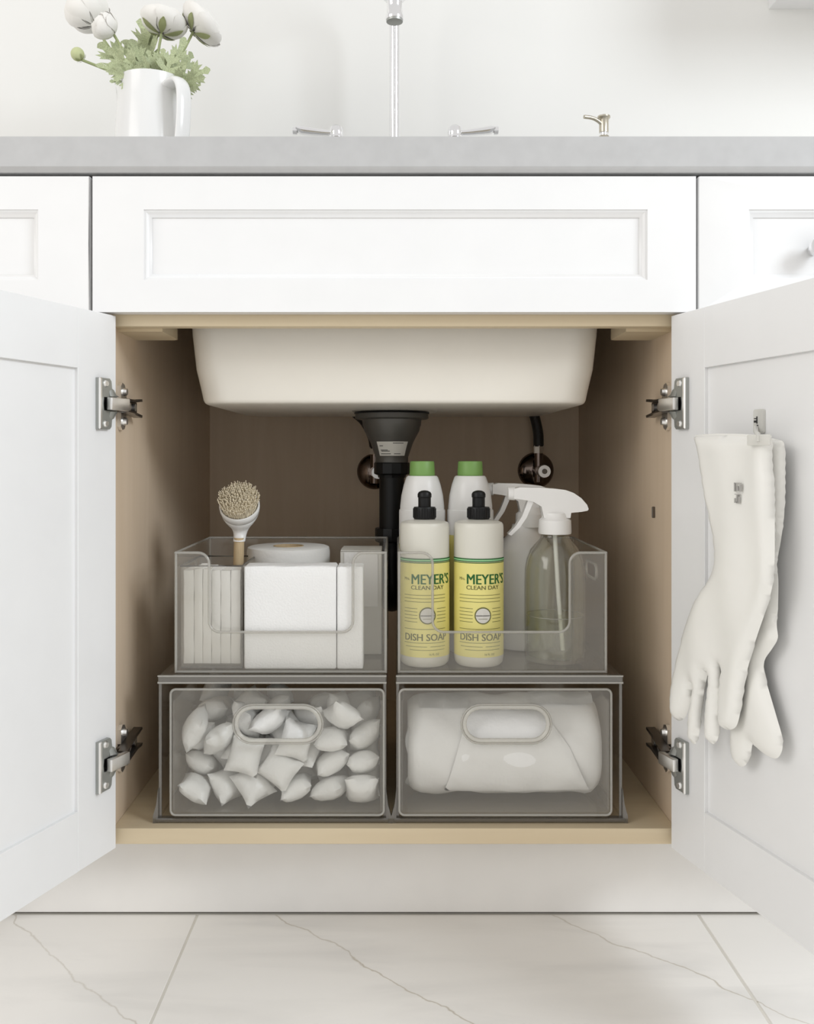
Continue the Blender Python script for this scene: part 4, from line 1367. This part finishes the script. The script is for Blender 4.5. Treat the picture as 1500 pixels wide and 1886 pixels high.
# hem of the front cuff and small print
hem = NB()
cuff = [DR(*(lambda q: (q[0], 0.0270, q[1]))(door_px(*crop_px(x, y), 0.0270))) for x, y in ((222, 199), (300, 192), (400, 192), (500, 196), (592, 199))]
tube(hem, catmull(cuff, 6), 0.0014, 8)
ob('cuff_hem', hem, M['rubber'], gfront, smooth=80)
mk = NB()
for (x0, y0, x1, y1) in ((413, 428, 445, 433), (413, 428, 418, 472), (440, 436, 447, 472), (425, 445, 432, 470), (416, 484, 440, 489), (424, 489, 430, 527), (414, 505, 422, 529), (434, 497, 438, 531), (416, 522, 436, 527)):
    a = door_px(*crop_px(x0, y0), 0.0372); b = door_px(*crop_px(x1, y1), 0.0372)
    obox(mk, DR, min(a[0], b[0]), max(a[0], b[0]), 0.0362, 0.0378, min(a[1], b[1]), max(a[1], b[1]))
ob('printed_mark', mk, mat('grey_print', (0.42, 0.41, 0.39), 0.6), gfront)
# clear hook clip
cl = thing('hook_clip', DR(*(lambda q: (q[0], 0, q[1]))(door_px(*crop_px(520, 150), 0.0))), 'small clear adhesive clip holding both gloves on the right door', 'clip')
a = door_px(*crop_px(497, 185), 0.001); b = door_px(*crop_px(544, 62), 0.001)
bm = NB()
plate(bm, [(p[0], p[1]) for p in round_poly(a[0], b[0], a[1], b[1], 0.0022, 4)], [], lambda u, z, t: DR(u, t, z), -0.0042, -0.0012)
ob('back_plate', bm, M['clipm'], cl)
c = door_px(*crop_px(520, 205), 0.02)
bm = NB()
hp = []
for (x_, y_, o_) in ((520, 150, -0.001), (522, 178, 0.008), (528, 186, 0.026), (532, 190, 0.0395), (532, 225, 0.0410)):
    q = door_px(*crop_px(x_, y_), o_)
    hp.append(DR(q[0], o_, q[1]))
tube(bm, catmull(hp, 5), 0.0020, 10)
ob('hook', bm, M['clipm'], cl, smooth=80)
jaw0 = door_px(*crop_px(478, 245), 0.040); jaw1 = door_px(*crop_px(590, 187), 0.040)
bm = NB()
obox(bm, DR, jaw0[0], jaw1[0], 0.0385, 0.0410, jaw0[1], jaw1[1], 0.001, 2)
ob('clamp', bm, M['clipm'], cl)
mk = NB()
for (x0, y0, x1, y1) in ((503, 108, 515, 112), (514, 100, 518, 135), (502, 120, 512, 130), (506, 142, 522, 146), (510, 146, 515, 160), (512, 172, 518, 178)):
    p = door_px(*crop_px(x0, y0), 0.001); q = door_px(*crop_px(x1, y1), 0.001)
    obox(mk, DR, min(p[0], q[0]), max(p[0], q[0]), -0.0013, -0.0006, min(p[1], q[1]), max(p[1], q[1]))
ob('printed_mark', mk, M['ink'], cl)

# ------------------------------------------------------------------ faucet
FY = 0.50
CT = ZC1
fc = thing('faucet', (0.0005, FY, CT), 'chrome gooseneck faucet rising behind the countertop', 'faucet')
neck = NB()
path = [Vector((0.0005, FY, CT + 0.002)), Vector((0.0005, FY, 1.10)), Vector((0.0005, FY, 1.31))]
for k in range(1, 13):
    a = math.pi * k / 12
    path.append(Vector((0.0005, FY - 0.11 + 0.11 * math.cos(a), 1.31 + 0.11 * math.sin(a))))
path.append(Vector((0.0005, FY - 0.22, 1.25)))
tube(neck, path, 0.0088, 24)
ob('neck', neck, M['chrome'], fc, smooth=80)
sp = NB()
lathe(sp, [(0.0115, 1.262), (0.0125, 1.258), (0.0120, 1.250), (0.0108, 1.246), (0.0108, 1.232), (0.0120, 1.2290), (0.0155, 1.2265), (0.0160, 1.2235), (0.0125, 1.2210), (0.0112, 1.2190), (0.0112, 1.2020),
           (0.0128, 1.1995), (0.0132, 1.1960), (0.0126, 1.1930), (0.0100, 1.1915)], 0.0005, FY - 0.22, 32)
ob('spout_tip', sp, M['chrome'], fc, smooth=40)
ob('aerator', lathe(NB(), [(0.0122, 1.1930), (0.0120, 1.1900), (0.0095, 1.1895)], 0.0005, FY - 0.22, 32), M['zinc'], fc, smooth=40)
bsn = NB()
lathe(bsn, [(0.026, CT + 0.0003), (0.026, CT + 0.006), (0.017, CT + 0.012), (0.014, CT + 0.03), (0.0125, CT + 0.06), (0.0120, CT + 0.12), (0.009, CT + 0.125)], 0.0005, FY, 32)
ob('base', bsn, M['chrome'], fc, smooth=40)
def tap_handle(x, s, label):
    t = thing('tap_handle', (x, FY, CT), label, 'tap handle', 'chrome lever handles beside the faucet')
    ob('column', lathe(NB(), [(0.024, CT + 0.0003), (0.024, CT + 0.006), (0.015, CT + 0.014), (0.0115, CT + 0.04), (0.0115, 1.075), (0.0135, 1.080), (0.0135, 1.090), (0.010, 1.094)], x, FY, 28), M['chrome'], t, smooth=40)
    ob('hub', lathe(NB(), [(0.010, 1.094), (0.0122, 1.097), (0.0125, 1.108), (0.0108, 1.1145), (0.0065, 1.1175), (0.001, 1.1182)], x, FY, 28), M['chrome'], t, smooth=40)
    lv = NB()
    n = 14
    rings = []
    for k in range(n + 1):
        q = k / n
        xx = x + s * (0.006 + 0.062 * q)
        zc = 1.1055 + 0.0065 * q ** 1.5
        hy = 0.0065 + 0.004 * q
        hz = 0.0042 + 0.0032 * q - (0.0045 * max(0, (q - 0.9) / 0.1))
        rings.append([Vector((xx, FY + hy * math.cos(2 * math.pi * i / 16), zc + hz * math.sin(2 * math.pi * i / 16))) for i in range(16)])
    ring_loft(lv, rings)
    ob('lever', lv, M['chrome'], t, smooth=50)
    en = NB()
    tube(en, [(x + s * 0.066, FY, 1.110), (x + s * 0.0735, FY, 1.110)], [0.0075, 0.0068], 18)
    ob('end_cap', en, M['chrome'], t, smooth=40)
tap_handle(-0.0985, -1, 'chrome lever tap handle left of the faucet')
tap_handle(0.1030, 1, 'chrome lever tap handle right of the faucet')

sd = thing('soap_dispenser', (0.3505, 0.48, CT), 'brushed nickel soap dispenser pump on the countertop', 'soap dispenser')
sx, sy = 0.3515, 0.48
ob('base', lathe(NB(), [(0.020, CT + 0.0003), (0.020, CT + 0.005), (0.0125, CT + 0.010), (0.0090, CT + 0.03), (0.0090, 1.092), (0.0078, 1.0935)], sx, sy, 28), M['brushed'], sd, smooth=40)
ob('collar', lathe(NB(), [(0.0064, 1.093), (0.0064, 1.0985), (0.0078, 1.0990)], sx, sy, 24), M['chrome'], sd, smooth=40)
ob('pump_head', lathe(NB(), [(0.0078, 1.0988), (0.0078, 1.1195), (0.0092, 1.1220), (0.0108, 1.1240), (0.0105, 1.1265), (0.006, 1.1272)], sx, sy, 28), M['brushed'], sd, smooth=40)
nz = NB()
tube(nz, catmull([(sx - 0.004, sy - 0.002, 1.1130), (sx - 0.014, sy - 0.006, 1.1185), (sx - 0.024, sy - 0.010, 1.1205), (sx - 0.036, sy - 0.014, 1.1205)], 5), 0.0032, 14)
ob('nozzle', nz, M['brushed'], sd, smooth=60)

# ------------------------------------------------------------------ jug of flowers
JX, JY = -0.3720, 0.350
jg = thing('ceramic_jug', (JX, JY, CT), 'white ceramic jug of flowers on the left of the countertop', 'jug')
bd = NB()
seg = 56
outer = [(0.040, CT + 0.0004), (0.050, CT + 0.003), (0.0555, CT + 0.02), (0.0570, CT + 0.07), (0.0545, CT + 0.13), (0.0505, CT + 0.18), (0.0490, CT + 0.205), (0.0495, CT + 0.2145)]
inner = [(0.0465, CT + 0.2145), (0.0462, CT + 0.18), (0.050, CT + 0.13), (0.053, CT + 0.07), (0.050, CT + 0.015), (0.001, CT + 0.010)]
rings = []
for r, z in outer + inner:
    q = max(0, (z - (CT + 0.15)) / 0.065) ** 2
    ring = []
    for i in range(seg):
        a = 2 * math.pi * i / seg
        sp_ = max(0, math.cos(a - math.radians(165))) ** 10 * 0.014 * q
        ring.append(Vector((JX + (r + sp_) * math.cos(a), JY + (r + sp_) * math.sin(a), z + sp_ * 0.55)))
    rings.append(ring)
ring_loft(bd, rings)
ob('body', bd, M['jug'], jg, smooth=50)
hn = NB()
dirv = Vector((0.72, -0.69, 0)).normalized()
hp = []
for (o_, z) in ((0.040, CT + 0.192), (0.056, CT + 0.198), (0.074, CT + 0.196), (0.085, CT + 0.180), (0.0865, CT + 0.15), (0.082, CT + 0.11), (0.072, CT + 0.075), (0.052, CT + 0.055)):
    hp.append(Vector((JX, JY, z)) + dirv * o_)
hp = catmull(hp, 5)
side_v = Vector((-dirv.y, dirv.x, 0))
rings = []
for i, p in enumerate(hp):
    t = (hp[min(i + 1, len(hp) - 1)] - hp[max(i - 1, 0)]).normalized()
    nn = t.cross(side_v).normalized()
    rings.append([p + side_v * 0.0125 * math.cos(2 * math.pi * k / 14) + nn * 0.0052 * math.sin(2 * math.pi * k / 14) for k in range(14)])
ring_loft(hn, rings)
ob('handle', hn, M['jug'], jg, smooth=70)

def leaf_outline(kind):
    # lobed leaf, length 1 along +y, base at the origin; x half mirrored
    half = [(0.016, 0.0), (0.02, 0.24), (0.10, 0.30), (0.24, 0.36), (0.36, 0.46), (0.30, 0.47), (0.38, 0.56), (0.28, 0.545), (0.30, 0.64), (0.20, 0.56), (0.10, 0.47), (0.05, 0.44), (0.06, 0.56), (0.15, 0.64), (0.26, 0.72),
            (0.20, 0.735), (0.25, 0.83), (0.15, 0.79), (0.14, 0.88), (0.07, 0.76), (0.05, 0.84), (0.09, 0.93), (0.02, 0.99)]
    if kind == 1:
        half = [(0.015, 0.0), (0.02, 0.20), (0.09, 0.28), (0.17, 0.40), (0.11, 0.40), (0.13, 0.50), (0.05, 0.42), (0.05, 0.52), (0.12, 0.62), (0.18, 0.72), (0.11, 0.71), (0.11, 0.80), (0.05, 0.70), (0.05, 0.80), (0.08, 0.92), (0.02, 1.0)]
    return [Vector(p) for p in half] + [Vector((-x, y)) for x, y in half[::-1]]
LEAF = {}
def leaf_mesh(kind, bend, fold):
    key = (kind, bend, fold)
    if key not in LEAF:
        bm = NB()
        inflate(bm, leaf_outline(kind), 0.05, lambda a, b, h: Vector((a, b, fold * abs(a) * 0.6 - bend * b * b + h + 0.03 * math.sin(a * 9) * b)), 0.006, 0.03, back=1.0)
        LEAF[key] = mesh_of(bm, None)
        LEAF[key].materials.append(M['leafm'])
    return LEAF[key]
def add_leaf(parent, base, tip, kind, roll, bend=0.18, fold=0.5):
    base, tip = Vector(base), Vector(tip)
    y = tip - base
    Ln = y.length
    y.normalize()
    toward = (CAM - base).normalized()
    z = (toward - y * toward.dot(y)).normalized()
    z = Matrix.Rotation(roll, 3, y) @ z
    x = y.cross(z)
    o = bpy.data.objects.new('leaf', leaf_mesh(kind, bend, fold))
    COL.objects.link(o)
    o.parent = parent
    Mx = Matrix((x, y, z)).transposed().to_4x4()
    o.matrix_local = Matrix.Translation(base - ABS[parent.name]) @ Mx @ Matrix.Diagonal((Ln * 1.05, Ln, Ln, 1))
def petal_mesh(R, th0, th1, half, flat):
    bm = NB()
    na, nb = 8, 9
    g = []
    for i in range(na + 1):
        t = i / na
        th = th0 + (th1 - th0) * t
        wd = half * (math.sin(min(1, t * 1.15 + 0.12) * math.pi * 0.5)) * (1 - 0.55 * max(0, (t - 0.75) / 0.25) ** 2)
        row = []
        for j in range(nb + 1):
            ph = wd * (-1 + 2 * j / nb)
            rr = R * (1 + 0.05 * math.sin(3 * ph + 4 * t) * t)
            row.append(bm.verts.new((rr * math.sin(th) * math.sin(ph), -rr * math.sin(th) * math.cos(ph), -rr * math.cos(th) * flat)))
        g.append(row)
    for i in range(na):
        for j in range(nb):
            bm.faces.new((g[i][j], g[i][j + 1], g[i + 1][j + 1], g[i + 1][j]))
    bmesh.ops.remove_doubles(bm, verts=bm.verts[:], dist=1e-6)
    bmesh.ops.solidify(bm, geom=bm.faces[:], thickness=0.0004)
    me = mesh_of(bm, 80)
    me.materials.append(M['petal'])
    return me
PET = {}
def bloom(parent, c, axis, R, flat, seed):
    rnd = random.Random(seed)
    q = Vector(axis).normalized().to_track_quat('Z', 'Y')
    for (n, sc, th1, half, fl_) in ((7, 1.0, 1.75, 0.62, flat), (6, 0.90, 2.05, 0.66, flat * 1.06), (5, 0.78, 2.35, 0.75, flat * 1.12), (4, 0.60, 2.6, 0.9, flat * 1.2)):
        key = (R, sc, flat)
        if key not in PET: PET[key] = petal_mesh(R * sc, 0.12, th1, half, fl_)
        for k in range(n):
            o = bpy.data.objects.new('petal', PET[key])
            COL.objects.link(o)
            o.parent = parent
            rot = q.to_matrix().to_4x4() @ Matrix.Rotation(2 * math.pi * k / n + rnd.uniform(-.15, .15), 4, 'Z') @ Matrix.Rotation(rnd.uniform(-.06, .06), 4, 'X')
            o.matrix_local = Matrix.Translation(Vector(c) - ABS[parent.name]) @ rot
def sepals(parent, c, axis, R, flat):
    q = Vector(axis).normalized().to_track_quat('Z', 'Y')
    for k in range(5):
        bm = NB()
        g = []
        for i in range(6):
            t = i / 5
            th = 0.1 + 0.95 * t
            wd = 0.30 * math.sin(math.pi * (0.25 + 0.72 * t))
            g.append([bm.verts.new(Vector(c) + q @ Vector((R * 1.05 * math.sin(th) * math.sin(ph + 2 * math.pi * k / 5), R * 1.05 * math.sin(th) * math.cos(ph + 2 * math.pi * k / 5), -R * flat * 1.06 * math.cos(th)))) for ph in (-wd, -wd / 2, 0, wd / 2, wd)])
        for i in range(5):
            for j in range(4):
                bm.faces.new((g[i][j], g[i][j + 1], g[i + 1][j + 1], g[i + 1][j]))
        bmesh.ops.solidify(bm, geom=bm.faces[:], thickness=0.0006)
        ob('sepal', bm, M['budm'], parent, smooth=70)
def flower(label, stem, c, axis, R, flat, seed, leaves, cat='flower', sep=True):
    f = thing('ranunculus', stem[0], label, cat, 'flowers in the white jug')
    bm = NB()
    axis = Vector(axis).normalized()
    c = Vector(c)
    tube(bm, catmull([Vector(p) for p in stem] + [c - axis * R * flat * 0.98], 6), 0.0021, 8)
    ob('stem', bm, M['stemm'], f, smooth=80)
    if R > 0.015:
        bloom(f, c, axis, R, flat, seed)
    if sep: sepals(f, c, axis, R, flat)
    for lf in leaves:
        (bx_, by_), (tx, ty), Yb, Yt, kind, roll = lf
        add_leaf(f, P(bx_, by_, Yb), P(tx, ty, Yt), kind, roll)
    return f
JB = Vector((JX, JY, CT + 0.02))
JM = Vector((JX, JY, CT + 0.215))
flower('big white ranunculus at the upper left of the bouquet', [JB + Vector((0.012, 0.01, 0)), JM + Vector((-0.012, 0.012, 0)), P(215, 105, 0.362)], P(160, 18, 0.372), (-0.45, 0.25, 0.9), 0.0345, 0.95, 1,
       [((262, 150), (182, 68), 0.35, 0.335, 0, 0.5), ((250, 152), (205, 95), 0.345, 0.35, 1, -0.6), ((258, 150), (215, 118), 0.335, 0.31, 0, 0.2), ((256, 150), (232, 60), 0.345, 0.36, 0, 0.3), ((264, 150), (195, 88), 0.33, 0.32, 0, -0.2)], sep=False)
flower('round white ranunculus hanging low in front at the left', [JB + Vector((0.0, -0.012, 0)), JM + Vector((-0.018, -0.010, 0)), P(222, 85, 0.325)], P(190, 45, 0.318), (-0.65, -0.45, 0.55), 0.0215, 0.95, 2,
       [((268, 152), (225, 85), 0.325, 0.315, 1, 0.1), ((255, 154), (180, 108), 0.33, 0.31, 1, 0.9), ((272, 150), (245, 62), 0.34, 0.345, 1, 0.4), ((262, 152), (200, 130), 0.325, 0.30, 0, 0.1)], sep=False)
flower('white ranunculus dome in the middle of the bouquet', [JB + Vector((-0.01, 0.0, 0)), JM + Vector((0.004, 0.0, 0)), P(292, 95, 0.345)], P(303, 38, 0.345), (0.18, 0.12, 0.97), 0.0355, 0.62, 3,
       [((282, 150), (266, 18), 0.355, 0.375, 1, 0.3), ((288, 150), (300, 85), 0.325, 0.32, 0, -0.2), ((278, 152), (252, 40), 0.36, 0.38, 0, -0.7), ((290, 152), (275, 92), 0.33, 0.305, 0, 0.3), ((284, 152), (262, 105), 0.325, 0.30, 1, -0.4), ((296, 152), (312, 100), 0.33, 0.315, 1, 0.5)])
flower('white ranunculus leaning out at the right of the bouquet', [JB + Vector((-0.015, 0.01, 0)), JM + Vector((0.022, 0.004, 0)), P(335, 100, 0.352)], P(374, 43, 0.36), (0.72, 0.12, 0.70), 0.0380, 0.55, 4,
       [((305, 155), (345, 68), 0.34, 0.33, 1, 0.2), ((310, 158), (382, 125), 0.335, 0.315, 0, -0.3), ((316, 160), (352, 165), 0.335, 0.30, 1, 0.2), ((312, 155), (362, 98), 0.35, 0.36, 0, 0.5), ((308, 156), (372, 148), 0.33, 0.305, 0, 0.4), ((300, 152), (322, 88), 0.32, 0.315, 0, 0.0), ((318, 158), (340, 120), 0.325, 0.31, 1, -0.3)])
flower('small green flower bud sticking out at the far left', [JB + Vector((0.02, 0.0, 0)), JM + Vector((-0.03, -0.004, 0.0)), P(205, 132, 0.335)], P(143, 100, 0.325), (-0.62, -0.1, 0.75), 0.0110, 1.0, 5,
       [((235, 150), (192, 122), 0.335, 0.32, 1, 0.0), ((240, 152), (206, 148), 0.33, 0.305, 1, 0.3)], 'flower bud')
bb = bpy.data.objects[[o.name for o in bpy.data.objects if o.get('label', '').startswith('small green flower bud')][0]]
bm = NB()
bmesh.ops.create_uvsphere(bm, u_segments=16, v_segments=10, radius=0.0102)
bmesh.ops.translate(bm, verts=bm.verts[:], vec=P(143, 100, 0.325))
ob('bud', bm, M['budm'], bb, smooth=80)
